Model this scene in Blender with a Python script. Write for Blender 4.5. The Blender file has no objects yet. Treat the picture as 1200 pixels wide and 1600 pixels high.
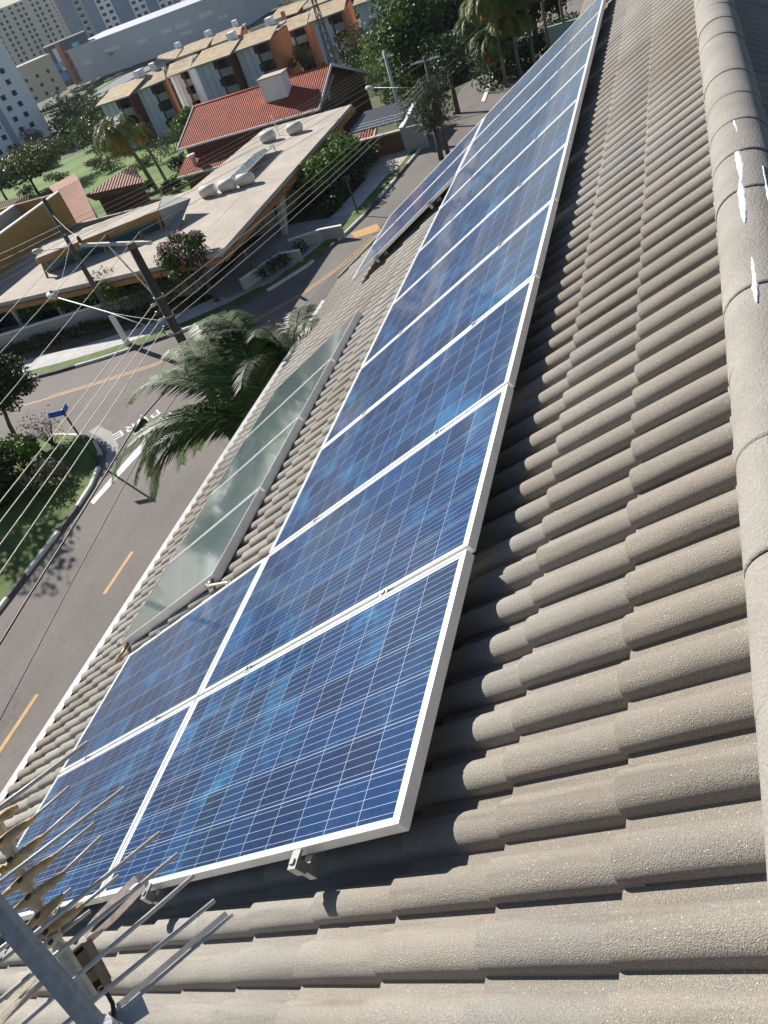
import bpy, bmesh, math, random
from mathutils import Vector, Matrix, Euler
random.seed(7)
S = bpy.context.scene
# ---------------------------------------------------------------- camera
CAM = Vector((-0.8295, -0.7775, 1.8137))
RM = None
RX = Vector((0.25165506, -0.92026967, -0.29962220)); RY = Vector((-0.68016443, 0.05207092, -0.73120788)); RZ = Vector((0.68851004, 0.38780453, -0.61283079))   # right, down, forward
F = 1204.28
cd = bpy.data.cameras.new('camera'); cam = bpy.data.objects.new('camera', cd); S.collection.objects.link(cam)
cam.matrix_world = Matrix(((RX.x, -RY.x, -RZ.x, CAM.x), (RX.y, -RY.y, -RZ.y, CAM.y), (RX.z, -RY.z, -RZ.z, CAM.z), (0, 0, 0, 1)))
cd.sensor_fit = 'VERTICAL'; cd.sensor_height = 24.0; cd.lens = F / 1600 * 24
cd.clip_start = 0.05; cd.clip_end = 6000
S.camera = cam
# ---------------------------------------------------------------- sky, sun, exposure
SUN_AZ, SUN_EL = 59.0, 29.5          # azimuth from +X towards +Y
W = bpy.data.worlds.new('World'); S.world = W; W.use_nodes = True
nt = W.node_tree; nt.nodes.clear()
wo = nt.nodes.new('ShaderNodeOutputWorld'); bg = nt.nodes.new('ShaderNodeBackground')
sky = nt.nodes.new('ShaderNodeTexSky'); sky.sky_type = 'NISHITA'; sky.sun_disc = False
sky.sun_elevation = math.radians(SUN_EL); sky.sun_rotation = math.radians(90 - SUN_AZ)
sky.altitude = 700; sky.air_density = 1.1; sky.dust_density = 0.0; sky.ozone_density = 4.5
tc = nt.nodes.new('ShaderNodeTexCoord'); mp = nt.nodes.new('ShaderNodeMapping'); mp.inputs['Scale'].default_value = (1, 1, 2.6)
cn = nt.nodes.new('ShaderNodeTexNoise'); cn.inputs['Scale'].default_value = 2.6; cn.inputs['Detail'].default_value = 7; cn.inputs['Roughness'].default_value = 0.62
cr = nt.nodes.new('ShaderNodeValToRGB'); cr.color_ramp.elements[0].position = 0.50; cr.color_ramp.elements[1].position = 0.68
cr.color_ramp.elements[0].color = (0, 0, 0, 1); cr.color_ramp.elements[1].color = (0.7, 0.7, 0.7, 1)
mx = nt.nodes.new('ShaderNodeMix'); mx.data_type = 'RGBA'; mx.inputs['B'].default_value = (4.6, 4.9, 5.4, 1)
nt.links.new(tc.outputs['Generated'], mp.inputs['Vector']); nt.links.new(mp.outputs[0], cn.inputs['Vector'])
nt.links.new(cn.outputs['Fac'], cr.inputs[0]); nt.links.new(cr.outputs[0], mx.inputs['Factor'])
nt.links.new(sky.outputs[0], mx.inputs['A']); nt.links.new(mx.outputs['Result'], bg.inputs[0]); bg.inputs[1].default_value = 0.05
nt.links.new(bg.outputs[0], wo.inputs[0])
sl = bpy.data.lights.new('sun', 'SUN'); sl.energy = 5.0; sl.angle = math.radians(0.5); sl.color = (1.0, 0.95, 0.87)
so = bpy.data.objects.new('sun', sl); S.collection.objects.link(so)
sd = Vector((math.cos(math.radians(SUN_EL)) * math.cos(math.radians(SUN_AZ)), math.cos(math.radians(SUN_EL)) * math.sin(math.radians(SUN_AZ)), math.sin(math.radians(SUN_EL))))
so.rotation_euler = sd.to_track_quat('Z', 'Y').to_euler(); so.location = (0, 0, 60)
S.view_settings.view_transform = 'Standard'; S.view_settings.look = 'None'; S.view_settings.exposure = 0.66; S.view_settings.gamma = 1.0
S.view_settings.use_curve_mapping = False

# ---------------------------------------------------------------- geometry helpers
AL = math.radians(31); CA, SA = math.cos(AL), math.sin(AL)
Z0 = CAM.z - 16.0                                         # street level
def PF(u, v, w): return Vector((u, v * CA + w * SA, -v * SA + w * CA))     # roof-slope frame -> world
BR = [(-1e9, Z0), (68, Z0), (82, Z0 - 3), (175, Z0 - 6.8), (263, Z0 - 13.5), (410, Z0 - 16.5), (680, Z0 - 18.5), (2500, Z0 - 24), (1e9, Z0 - 24)]
def T(x, y):
    s = .8 * x + .6 * y
    for (a, za), (b, zb) in zip(BR, BR[1:]):
        if a <= s <= b:
            if a < -1e8: return za
            return za + (zb - za) * (s - a) / (b - a)
def ray(px, py): return (RX * ((px - 600) / F) + RY * ((py - 800) / F) + RZ).normalized()
def AT(px, py, z):                       # where the sight line meets height z
    d = ray(px, py); return CAM + d * ((z - CAM.z) / d.z)
def D(px, py, dep): return AT(px, py, CAM.z - dep)
def GT(px, py):                          # where it meets the terrain
    d = ray(px, py); t = 5.0
    while t < 4000:
        p = CAM + d * t
        if p.z < T(p.x, p.y): break
        t += 0.25 + t * .002
    return CAM + d * t
def PT(px, py, w):                       # meets a plane parallel to the roof slope -> (u, v)
    d = ray(px, py); n = PF(0, 0, 1); t = (w - CAM.dot(n)) / d.dot(n); p = CAM + d * t
    return p.x, p.dot(PF(0, 1, 0))

def gt_(px, py):
    p = GT(px, py); return Vector((p.x, p.y, T(p.x, p.y)))


gt = gt_
class MB:
    def __init__(s): s.v = []; s.f = []; s.m = []; s.sm = []; s.cur = 0; s.smooth = False
    def add(s, vs, fs):
        o = len(s.v); s.v += [tuple(x) for x in vs]
        for q in fs: s.f.append([i + o for i in q]); s.m.append(s.cur); s.sm.append(s.smooth)
    def box(s, a, b, M=None):
        (x0, y0, z0), (x1, y1, z1) = a, b
        vs = [Vector(p) for p in ((x0, y0, z0), (x1, y0, z0), (x1, y1, z0), (x0, y1, z0), (x0, y0, z1), (x1, y0, z1), (x1, y1, z1), (x0, y1, z1))]
        if M is not None: vs = [M @ p for p in vs]
        s.add(vs, [(0, 3, 2, 1), (4, 5, 6, 7), (0, 1, 5, 4), (1, 2, 6, 5), (2, 3, 7, 6), (3, 0, 4, 7)])
    def beam(s, p, q, a, b, up=(0, 0, 1)):      # rectangular bar from p to q, a wide, b high
        p = Vector(p); q = Vector(q); d = (q - p).normalized(); u = Vector(up); x = d.cross(u)
        if x.length < 1e-4: x = d.cross(Vector((1, 0, 0)))
        x.normalize(); y = x.cross(d); vs = []
        for c in (p, q):
            for i, j in ((-1, -1), (1, -1), (1, 1), (-1, 1)): vs.append(c + x * (i * a / 2) + y * (j * b / 2))
        s.add(vs, [(0, 1, 2, 3), (7, 6, 5, 4), (0, 4, 5, 1), (1, 5, 6, 2), (2, 6, 7, 3), (3, 7, 4, 0)])
    def tube(s, pts, r, n=8, caps=True):
        pts = [Vector(p) for p in pts]; rs = r if isinstance(r, (list, tuple)) else [r] * len(pts); o = len(s.v); sm = s.smooth
        ref = None
        for i, p in enumerate(pts):
            d = (pts[min(i + 1, len(pts) - 1)] - pts[max(i - 1, 0)]).normalized()
            if ref is None: ref = d.orthogonal().normalized()
            x = (ref - d * ref.dot(d)).normalized(); ref = x; y = d.cross(x)
            for k in range(n):
                a = 2 * math.pi * k / n; s.v.append(tuple(p + (x * math.cos(a) + y * math.sin(a)) * rs[i]))
        for i in range(len(pts) - 1):
            for k in range(n):
                s.f.append([o + i * n + k, o + i * n + (k + 1) % n, o + (i + 1) * n + (k + 1) % n, o + (i + 1) * n + k]); s.m.append(s.cur); s.sm.append(True)
        if caps:
            s.f.append([o + k for k in range(n)][::-1]); s.m.append(s.cur); s.sm.append(False)
            e = o + (len(pts) - 1) * n; s.f.append([e + k for k in range(n)]); s.m.append(s.cur); s.sm.append(False)
    def prism(s, poly, dvec):            # polygon (3D points) swept by dvec
        n = len(poly); d = Vector(dvec); vs = [Vector(p) for p in poly] + [Vector(p) + d for p in poly]
        s.add(vs, [tuple(range(n))[::-1], tuple(range(n, 2 * n))] + [(i, (i + 1) % n, (i + 1) % n + n, i + n) for i in range(n)])
    def quad(s, a, b, c, d): s.add([a, b, c, d], [(0, 1, 2, 3)])
    def ball(s, c, r, seg=10, rings=6, sq=(1, 1, 1)):
        o = len(s.v); c = Vector(c)
        for i in range(rings + 1):
            t = math.pi * i / rings
            for k in range(seg):
                a = 2 * math.pi * k / seg; s.v.append((c.x + r * sq[0] * math.sin(t) * math.cos(a), c.y + r * sq[1] * math.sin(t) * math.sin(a), c.z + r * sq[2] * math.cos(t)))
        for i in range(rings):
            for k in range(seg):
                s.f.append([o + i * seg + k, o + (i + 1) * seg + k, o + (i + 1) * seg + (k + 1) % seg, o + i * seg + (k + 1) % seg]); s.m.append(s.cur); s.sm.append(True)
    def mesh(s, name, mats):
        me = bpy.data.meshes.new(name); me.from_pydata(s.v, [], s.f); me.validate(clean_customdata=False) if False else None
        for m in (mats if isinstance(mats, (list, tuple)) else [mats]): me.materials.append(m)
        me.polygons.foreach_set('material_index', s.m); me.polygons.foreach_set('use_smooth', s.sm)
        me.update(); return me
    def build(s, name, mats, parent=None, loc=None, rot=None):
        o = bpy.data.objects.new(name, s.mesh(name, mats)); S.collection.objects.link(o)
        if parent is not None:
            o.parent = parent
            if loc is None:                                   # vertices are in world space
                o.matrix_parent_inverse = parent_world(parent).inverted()
        if loc is not None: o.location = loc
        if rot is not None: o.rotation_euler = rot
        return o
def parent_world(p):
    m = p.matrix_basis.copy()
    while p.parent: m = (p.parent.matrix_basis @ p.matrix_parent_inverse) @ m if False else p.parent.matrix_basis @ p.matrix_parent_inverse @ m; p = p.parent
    return m
def thing(name, label, cat, loc=(0, 0, 0), rot=(0, 0, 0), group=None):
    o = bpy.data.objects.new(name, None); S.collection.objects.link(o); o.location = loc; o.rotation_euler = rot
    o.empty_display_size = .2; o['label'] = label; o['category'] = cat
    if group: o['group'] = group
    return o
def tag(o, label, cat, group=None):
    o['label'] = label; o['category'] = cat
    if group: o['group'] = group
    return o
def kind(o, k): o['kind'] = k; return o
def clone(o, par=None, deep=True):
    c = o.copy(); S.collection.objects.link(c)
    if par is not None: c.parent = par
    if deep:
        for ch in [x for x in KIDS.get(o.name, [])]: clone(ch, c)
    return c
KIDS = {}
def reg(o):                               # remember a prototype's children once it is complete
    KIDS[o.name] = list(o.children)
    for ch in o.children: reg(ch)

# ---------------------------------------------------------------- materials
def mat(name, col=(.5, .5, .5), rough=.7, metal=0, spec=.5, var=0.0, vscale=3.0, bump=0.0, bscale=40.0, col2=None, island=0.0, coord='Object', detail=4, trans=0, coat=0, sub=0, island_col=None, fleck=0.0, fscale=200, objrand=0.0):
    m = bpy.data.materials.new(name); m.use_nodes = True; n = m.node_tree; N = n.nodes; L = n.links
    b = N['Principled BSDF']; b.inputs['Roughness'].default_value = rough; b.inputs['Metallic'].default_value = metal
    b.inputs['Specular IOR Level'].default_value = spec; b.inputs['Base Color'].default_value = (*col, 1)
    if coat: b.inputs['Coat Weight'].default_value = coat; b.inputs['Coat Roughness'].default_value = .05
    t = N.new('ShaderNodeTexCoord'); vec = t.outputs[coord]
    out = None
    if var or col2:
        no = N.new('ShaderNodeTexNoise'); no.inputs['Scale'].default_value = vscale; no.inputs['Detail'].default_value = detail; no.inputs['Roughness'].default_value = .6
        L.new(vec, no.inputs['Vector']); r = N.new('ShaderNodeValToRGB'); r.color_ramp.elements[0].position = .35; r.color_ramp.elements[1].position = .68
        c2 = col2 or tuple(min(1, c * (1 + var)) for c in col); c1 = col if col2 else tuple(c * (1 - var) for c in col)
        r.color_ramp.elements[0].color = (*c1, 1); r.color_ramp.elements[1].color = (*c2, 1)
        L.new(no.outputs['Fac'], r.inputs[0]); out = r.outputs[0]
    if fleck:
        fn = N.new('ShaderNodeTexNoise'); fn.inputs['Scale'].default_value = fscale; fn.inputs['Detail'].default_value = 2
        L.new(vec, fn.inputs['Vector']); fr = N.new('ShaderNodeMapRange'); fr.inputs[1].default_value = .3; fr.inputs[2].default_value = .7; fr.inputs[3].default_value = 1 - fleck; fr.inputs[4].default_value = 1 + fleck
        L.new(fn.outputs['Fac'], fr.inputs[0]); mm = N.new('ShaderNodeMix'); mm.data_type = 'RGBA'; mm.blend_type = 'MULTIPLY'; mm.inputs['Factor'].default_value = 1
        if out is not None: L.new(out, mm.inputs['A'])
        else: mm.inputs['A'].default_value = (*col, 1)
        L.new(fr.outputs[0], mm.inputs['B']); out = mm.outputs['Result']
    if island or objrand:
        if island:
            g = N.new('ShaderNodeNewGeometry'); src = g.outputs['Random Per Island']; amt = island
        else:
            g = N.new('ShaderNodeObjectInfo'); src = g.outputs['Random']; amt = objrand
        mr = N.new('ShaderNodeMapRange'); mr.inputs[3].default_value = 1 - amt; mr.inputs[4].default_value = 1 + amt
        L.new(src, mr.inputs[0]); mm = N.new('ShaderNodeMix'); mm.data_type = 'RGBA'; mm.blend_type = 'MULTIPLY'; mm.inputs['Factor'].default_value = 1
        if out is not None: L.new(out, mm.inputs['A'])
        else: mm.inputs['A'].default_value = (*col, 1)
        L.new(mr.outputs[0], mm.inputs['B']); out = mm.outputs['Result']
        if island_col:
            m2 = N.new('ShaderNodeMix'); m2.data_type = 'RGBA'; mr2 = N.new('ShaderNodeMapRange'); mr2.inputs[1].default_value = .72; mr2.inputs[2].default_value = 1.0
            L.new(src, mr2.inputs[0]); L.new(mr2.outputs[0], m2.inputs['Factor']); L.new(out, m2.inputs['A']); m2.inputs['B'].default_value = (*island_col, 1); out = m2.outputs['Result']
    if out is not None: L.new(out, b.inputs['Base Color'])
    if bump:
        bn = N.new('ShaderNodeTexNoise'); bn.inputs['Scale'].default_value = bscale; bn.inputs['Detail'].default_value = 3; L.new(vec, bn.inputs['Vector'])
        bu = N.new('ShaderNodeBump'); bu.inputs['Strength'].default_value = bump; bu.inputs['Distance'].default_value = .01; L.new(bn.outputs['Fac'], bu.inputs['Height']); L.new(bu.outputs[0], b.inputs['Normal'])
    if trans:
        tr = N.new('ShaderNodeBsdfTranslucent'); ms = N.new('ShaderNodeMixShader'); ms.inputs[0].default_value = trans
        if out is not None: L.new(out, tr.inputs[0])
        else: tr.inputs[0].default_value = (*col, 1)
        L.new(b.outputs[0], ms.inputs[1]); L.new(tr.outputs[0], ms.inputs[2]); L.new(ms.outputs[0], N['Material Output'].inputs[0])
    return m

def pattern_node(n, kind_, vec, **k): pass
M = {}
M['alu'] = mat('aluminium frame', (.80, .80, .79), .42, .35, var=.06, vscale=8)
M['alu_grey'] = mat('raw aluminium', (.42, .42, .42), .4, .8, var=.12, vscale=30)
M['galv'] = mat('galvanised steel', (.27, .295, .32), .5, .2, var=.18, vscale=60, bump=.15, bscale=300)
M['rod'] = mat('aluminium rod', (.46, .44, .42), .5, .1, var=.15, vscale=90)
M['cream_plastic'] = mat('weathered cream plastic', (.62, .56, .43), .6, var=.15, vscale=70, bump=.2, bscale=400)
M['tan_plastic'] = mat('weathered tan plastic', (.50, .34, .175), .6, var=.3, vscale=60, bump=.2, bscale=300)
M['yellow_plastic'] = mat('yellow plastic', (.6, .34, .04), .5, var=.1, vscale=40)
M['bolt'] = mat('dark bolt', (.06, .05, .05), .5, .6)
M['box_brown'] = mat('brown box', (.30, .235, .14), .6, var=.2, vscale=50)
M['black'] = mat('black cable', (.015, .015, .017), .5)
M['wire'] = mat('grey wire', (.42, .40, .37), .5, .3)
M['wire_dark'] = mat('dark wire', (.05, .05, .05), .5)
M['mortar'] = mat('ridge mortar', (.29, .27, .242), .95, var=.10, vscale=6, bump=.5, bscale=120, fleck=.12, fscale=160)
M['sealant'] = mat('white sealant', (.85, .86, .9), .5, bump=.3, bscale=80)
M['gutter'] = mat('painted gutter', (.80, .80, .78), .5, var=.15, vscale=3)
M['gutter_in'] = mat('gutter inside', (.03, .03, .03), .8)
M['copper'] = mat('copper pipe', (.45, .20, .10), .4, .6, var=.2)
M['pvc'] = mat('cream pipe', (.66, .60, .48), .5, var=.08)
M['render_cream'] = mat('cream render', (.50, .45, .37), .9, var=.06, vscale=.8)
M['render_white'] = mat('white render', (.82, .82, .80), .9, var=.05, vscale=.5)
M['render_grey'] = mat('grey render', (.36, .36, .34), .9, var=.12, vscale=.7)
M['tan_wall'] = mat('ochre wall', (.36, .22, .07), .9, var=.05, vscale=.4)
M['brown_wall'] = mat('brown wall', (.155, .075, .04), .9, var=.08, vscale=.6)
M['beige_roof'] = mat('beige roof slab', (.47, .41, .345), .92, var=.13, vscale=.5, fleck=.09, fscale=5)
M['wood_or'] = mat('orange varnished wood', (.36, .17, .05), .5, var=.2, vscale=3)
M['dark_glass'] = mat('dark window glass', (.02, .035, .045), .12, spec=.6)
M['dark_open'] = mat('dark opening', (.025, .025, .028), .7)
M['teal_glass'] = mat('teal glass', (.03, .10, .11), .12, spec=.7)
M['steel_tank'] = mat('white cylinder tank', (.66, .64, .56), .7, 0, var=.06)
M['concrete'] = mat('concrete', (.36, .35, .33), .9, var=.12, vscale=1.2, bump=.1, bscale=30)
M['pole_dark'] = mat('dark concrete pole', (.05, .045, .04), .85, var=.25, vscale=2, bump=.2, bscale=40)
M['pole_mid'] = mat('weathered pole', (.10, .09, .08), .85, var=.25, vscale=2)
M['white_paint'] = mat('white paint', (.78, .78, .76), .7, var=.06, vscale=3)
M['crossarm'] = mat('grey crossarm', (.50, .49, .47), .7, var=.12, vscale=4)
M['insul'] = mat('porcelain insulator', (.07, .035, .03), .3, spec=.6)
M['asphalt'] = mat('asphalt', (.145, .128, .115), .9, col2=(.20, .178, .16), vscale=.22, detail=9, bump=.25, bscale=30, fleck=.10, fscale=9)
m = M['asphalt']; N = m.node_tree.nodes; L = m.node_tree.links; b = N['Principled BSDF']; src = b.inputs['Base Color'].links[0].from_socket
t_ = N.new('ShaderNodeTexCoord'); dn = N.new('ShaderNodeTexNoise'); dn.inputs['Scale'].default_value = .8; dn.inputs['Detail'].default_value = 5; L.new(t_.outputs['Object'], dn.inputs['Vector'])
va_ = N.new('ShaderNodeVectorMath'); va_.operation = 'SCALE'; va_.inputs['Scale'].default_value = 2.5; L.new(dn.outputs['Color'], va_.inputs[0]); vb_ = N.new('ShaderNodeVectorMath'); L.new(t_.outputs['Object'], vb_.inputs[0]); L.new(va_.outputs[0], vb_.inputs[1])
vc_ = N.new('ShaderNodeTexVoronoi'); vc_.feature = 'DISTANCE_TO_EDGE'; vc_.inputs['Scale'].default_value = .16; L.new(vb_.outputs[0], vc_.inputs['Vector'])
cr_ = N.new('ShaderNodeMapRange'); cr_.inputs[1].default_value = .0; cr_.inputs[2].default_value = .006; cr_.inputs[3].default_value = .3; cr_.inputs[4].default_value = 0; L.new(vc_.outputs['Distance'], cr_.inputs[0])
mc_ = N.new('ShaderNodeMix'); mc_.data_type = 'RGBA'; L.new(cr_.outputs[0], mc_.inputs['Factor']); L.new(src, mc_.inputs['A']); mc_.inputs['B'].default_value = (.06, .055, .05, 1)
pm = N.new('ShaderNodeMapping'); pm.inputs['Scale'].default_value = (.05, .9, 1); L.new(t_.outputs['Object'], pm.inputs['Vector']); pn = N.new('ShaderNodeTexNoise'); pn.inputs['Scale'].default_value = 1; pn.inputs['Detail'].default_value = 4; L.new(pm.outputs[0], pn.inputs['Vector'])
pr = N.new('ShaderNodeMapRange'); pr.inputs[1].default_value = .4; pr.inputs[2].default_value = .7; pr.inputs[3].default_value = 0; pr.inputs[4].default_value = .35; L.new(pn.outputs['Fac'], pr.inputs[0])
mp_ = N.new('ShaderNodeMix'); mp_.data_type = 'RGBA'; L.new(pr.outputs[0], mp_.inputs['Factor']); L.new(mc_.outputs['Result'], mp_.inputs['A']); mp_.inputs['B'].default_value = (.235, .21, .19, 1); L.new(mp_.outputs['Result'], b.inputs['Base Color'])
M['yellow_line'] = mat('yellow road paint', (.55, .33, .13), .8, var=.15, vscale=4)
M['white_line'] = mat('white road paint', (.74, .73, .70), .8, var=.08, vscale=4)
M['kerb_w'] = mat('white kerb', (.60, .60, .58), .85, var=.18, vscale=2)
M['kerb_d'] = mat('grey kerb', (.10, .095, .09), .9, var=.3, vscale=2)
M['sidewalk'] = mat('pale sidewalk', (.52, .51, .50), .9, var=.10, vscale=1.6, fleck=.08, fscale=5)
M['pave_warm'] = mat('warm pavement', (.50, .44, .37), .9, var=.08, vscale=1.0)
M['soil'] = mat('bare soil', (.16, .13, .09), .95, col2=(.10, .10, .05), vscale=.5)
M['lawn'] = mat('lawn', (.055, .10, .012), .9, col2=(.125, .18, .03), vscale=1.2, detail=8, fleck=.3, fscale=22, bump=.6, bscale=60)
M['terrain'] = mat('scrub ground', (.04, .06, .018), .95, col2=(.13, .13, .06), vscale=.06, detail=8, fleck=.25, fscale=1.5)
M['field'] = mat('bright meadow', (.06, .125, .016), .95, col2=(.14, .25, .03), vscale=.16, detail=6, fleck=.15, fscale=1.5)
def leafmat(name, c, tr=.25, isl=.45, c2=None, rough=.55): return mat(name, c, rough, spec=.35, island=isl, trans=tr, island_col=c2)
M['leaf'] = leafmat('leaf green', (.055, .105, .018))
M['leaf_dark'] = leafmat('leaf dark', (.030, .058, .014))
M['leaf_olive'] = leafmat('leaf olive', (.085, .110, .026))
M['leaf_bright'] = leafmat('leaf bright', (.095, .185, .022))
M['leaf_grey'] = leafmat('leaf grey green', (.10, .11, .065))
M['leaf_palm'] = leafmat('palm green', (.07, .125, .03), rough=.5)
M['leaf_palm_y'] = leafmat('palm yellow green', (.14, .165, .024))
M['leaf_gold'] = leafmat('dry frond', (.35, .17, .03))
M['leaf_silver'] = leafmat('silver fronds', (.10, .12, .075))
M['pink'] = leafmat('pink blossom', (.68, .26, .46))
M['red_leaf'] = leafmat('red leaves', (.45, .035, .045))
M['bark'] = mat('bark', (.09, .07, .055), .9, var=.3, vscale=6, bump=.4, bscale=40)
M['bark_palm'] = mat('palm bark', (.20, .16, .12), .9, var=.25, vscale=5)
M['blue_sign'] = mat('blue enamel', (.02, .12, .50), .4)
M['green_pole'] = mat('dark green pole', (.02, .05, .03), .5)
M['tower_white'] = mat('tower white', (.92, .94, .97), .9, var=.04, vscale=.06)
M['tower_cream'] = mat('tower cream', (.78, .70, .58), .9, var=.04, vscale=.05)
M['tower_grey'] = mat('tower grey', (.42, .46, .52), .9, var=.05, vscale=.05)
M['tower_blue'] = mat('tower blue grey', (.24, .31, .42), .6, var=.1, vscale=.1)
M['mall'] = mat('mall cladding', (.52, .54, .58), .8, var=.05, vscale=.08)
M['mall_sign'] = mat('pale sign panel', (.70, .72, .78), .7)
M['brick_or'] = mat('orange render', (.55, .19, .085), .9, var=.1, vscale=.2)
M['shop_dark'] = mat('dark shop facade', (.07, .09, .12), .5, var=.2, vscale=.2)
M['shop_blue'] = mat('blue shopfront', (.05, .28, .70), .3)
M['shop_cyan'] = mat('cyan shopfront', (.06, .68, .90), .3)
M['th_wall'] = mat('townhouse white', (.74, .77, .82), .9, var=.10, vscale=.35)
M['th_roof'] = mat('tan roof', (.48, .37, .23), .9, var=.25, vscale=.7)
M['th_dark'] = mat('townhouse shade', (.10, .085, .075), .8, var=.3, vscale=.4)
M['dark_red'] = mat('dark red pier', (.13, .035, .02), .8, var=.1)
M['road_far'] = mat('far road', (.17, .18, .19), .9, var=.1, vscale=.3)
M['brick_wall'] = mat('brick wall', (.17, .08, .05), .9, var=.2, vscale=3)
M['green_wall'] = mat('green wall', (.33, .47, .41), .8, var=.08, vscale=.5)
M['car_paint'] = mat('silver car paint', (.45, .46, .48), .3, .4, coat=.6, objrand=.5)
M['car_dark'] = mat('dark car paint', (.06, .06, .07), .3, .3, coat=.6)
M['tyre'] = mat('tyre', (.02, .02, .02), .9)

def tile_roof_mat(name, col, pitch, axis_u='X', ridges='Y', var=.18, course=.4):   # clay roof: rounded rolls and courses
    m = mat(name, col, .9, var=var, vscale=.5, fleck=.15, fscale=3); n = m.node_tree; N = n.nodes; L = n.links
    t = N.new('ShaderNodeTexCoord'); s = N.new('ShaderNodeSeparateXYZ'); L.new(t.outputs['Object'], s.inputs[0])
    def sinw(o, p):
        a = N.new('ShaderNodeMath'); a.operation = 'MULTIPLY'; L.new(o, a.inputs[0]); a.inputs[1].default_value = 2 * math.pi / p
        b = N.new('ShaderNodeMath'); b.operation = 'SINE'; L.new(a.outputs[0], b.inputs[0]); return b.outputs[0]
    a = sinw(s.outputs[0], pitch)
    fr = N.new('ShaderNodeMath'); fr.operation = 'MULTIPLY'; L.new(s.outputs[1], fr.inputs[0]); fr.inputs[1].default_value = 1 / course
    fc = N.new('ShaderNodeMath'); fc.operation = 'FRACT'; L.new(fr.outputs[0], fc.inputs[0])
    ad = N.new('ShaderNodeMath'); ad.operation = 'ADD'; L.new(a, ad.inputs[0]); L.new(fc.outputs[0], ad.inputs[1])
    bu = N.new('ShaderNodeBump'); bu.inputs['Strength'].default_value = 1; bu.inputs['Distance'].default_value = .035; L.new(ad.outputs[0], bu.inputs['Height'])
    L.new(bu.outputs[0], N['Principled BSDF'].inputs['Normal'])
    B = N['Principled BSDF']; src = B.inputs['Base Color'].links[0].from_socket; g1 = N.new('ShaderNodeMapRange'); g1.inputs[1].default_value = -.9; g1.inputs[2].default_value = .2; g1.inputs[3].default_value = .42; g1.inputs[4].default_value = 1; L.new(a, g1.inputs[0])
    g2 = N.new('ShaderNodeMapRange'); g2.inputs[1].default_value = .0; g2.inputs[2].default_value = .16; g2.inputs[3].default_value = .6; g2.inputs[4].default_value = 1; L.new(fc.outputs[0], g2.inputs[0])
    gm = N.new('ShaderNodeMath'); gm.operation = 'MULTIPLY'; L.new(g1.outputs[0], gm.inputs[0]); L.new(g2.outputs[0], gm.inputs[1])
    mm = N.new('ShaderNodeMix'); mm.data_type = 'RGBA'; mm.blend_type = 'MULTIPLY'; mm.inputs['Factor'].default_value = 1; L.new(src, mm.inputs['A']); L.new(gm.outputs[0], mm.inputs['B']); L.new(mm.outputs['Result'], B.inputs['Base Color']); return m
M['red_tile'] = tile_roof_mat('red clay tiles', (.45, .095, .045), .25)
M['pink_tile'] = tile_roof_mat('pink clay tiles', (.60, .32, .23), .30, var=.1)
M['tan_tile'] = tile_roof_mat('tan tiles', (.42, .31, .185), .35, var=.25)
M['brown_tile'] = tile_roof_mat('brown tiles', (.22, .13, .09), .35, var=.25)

# concrete roof tile: attribute 'tint' is the tile's own colour batch
m = mat('concrete roof tile', (.35, .33, .296), .95, var=.10, vscale=2.2, bump=.6, bscale=340, fleck=.26, fscale=260, spec=.2)
N = m.node_tree.nodes; L = m.node_tree.links
at = N.new('ShaderNodeAttribute'); at.attribute_name = 'tint'; at.attribute_type = 'GEOMETRY'
b = N['Principled BSDF']; src = b.inputs['Base Color'].links[0].from_socket
mm = N.new('ShaderNodeMix'); mm.data_type = 'RGBA'; mm.blend_type = 'MULTIPLY'; mm.inputs['Factor'].default_value = 1
L.new(src, mm.inputs['A']); L.new(at.outputs['Color'], mm.inputs['B'])
tcx = N.new('ShaderNodeTexCoord')
sp = N.new('ShaderNodeTexVoronoi'); sp.inputs['Scale'].default_value = 120; L.new(tcx.outputs['Object'], sp.inputs['Vector'])
sr = N.new('ShaderNodeMapRange'); sr.inputs[1].default_value = .10; sr.inputs[2].default_value = .17; sr.inputs[3].default_value = 1; sr.inputs[4].default_value = 0; L.new(sp.outputs['Distance'], sr.inputs[0])
sc_ = N.new('ShaderNodeSeparateColor'); L.new(sp.outputs['Color'], sc_.inputs[0])
gt = N.new('ShaderNodeMath'); gt.operation = 'GREATER_THAN'; gt.inputs[1].default_value = .60; L.new(sc_.outputs[0], gt.inputs[0])
mu = N.new('ShaderNodeMath'); mu.operation = 'MULTIPLY'; L.new(sr.outputs[0], mu.inputs[0]); L.new(gt.outputs[0], mu.inputs[1])
# brown weathering in broad patches, and dirt run-off streaks along the fall of the roof
wz = N.new('ShaderNodeTexNoise'); wz.inputs['Scale'].default_value = .55; wz.inputs['Detail'].default_value = 5; wz.inputs['Roughness'].default_value = .65; L.new(tcx.outputs['Object'], wz.inputs['Vector'])
wr = N.new('ShaderNodeMapRange'); wr.inputs[1].default_value = .44; wr.inputs[2].default_value = .60; wr.inputs[3].default_value = 0; wr.inputs[4].default_value = .5; L.new(wz.outputs['Fac'], wr.inputs[0])
wm_ = N.new('ShaderNodeMix'); wm_.data_type = 'RGBA'; L.new(wr.outputs[0], wm_.inputs['Factor']); L.new(mm.outputs['Result'], wm_.inputs['A']); wm_.inputs['B'].default_value = (.225, .18, .138, 1)
sm = N.new('ShaderNodeMapping'); sm.inputs['Scale'].default_value = (22, 1.6, 1.6); L.new(tcx.outputs['Object'], sm.inputs['Vector'])
sn = N.new('ShaderNodeTexNoise'); sn.inputs['Scale'].default_value = 1; sn.inputs['Detail'].default_value = 5; L.new(sm.outputs[0], sn.inputs['Vector'])
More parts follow.
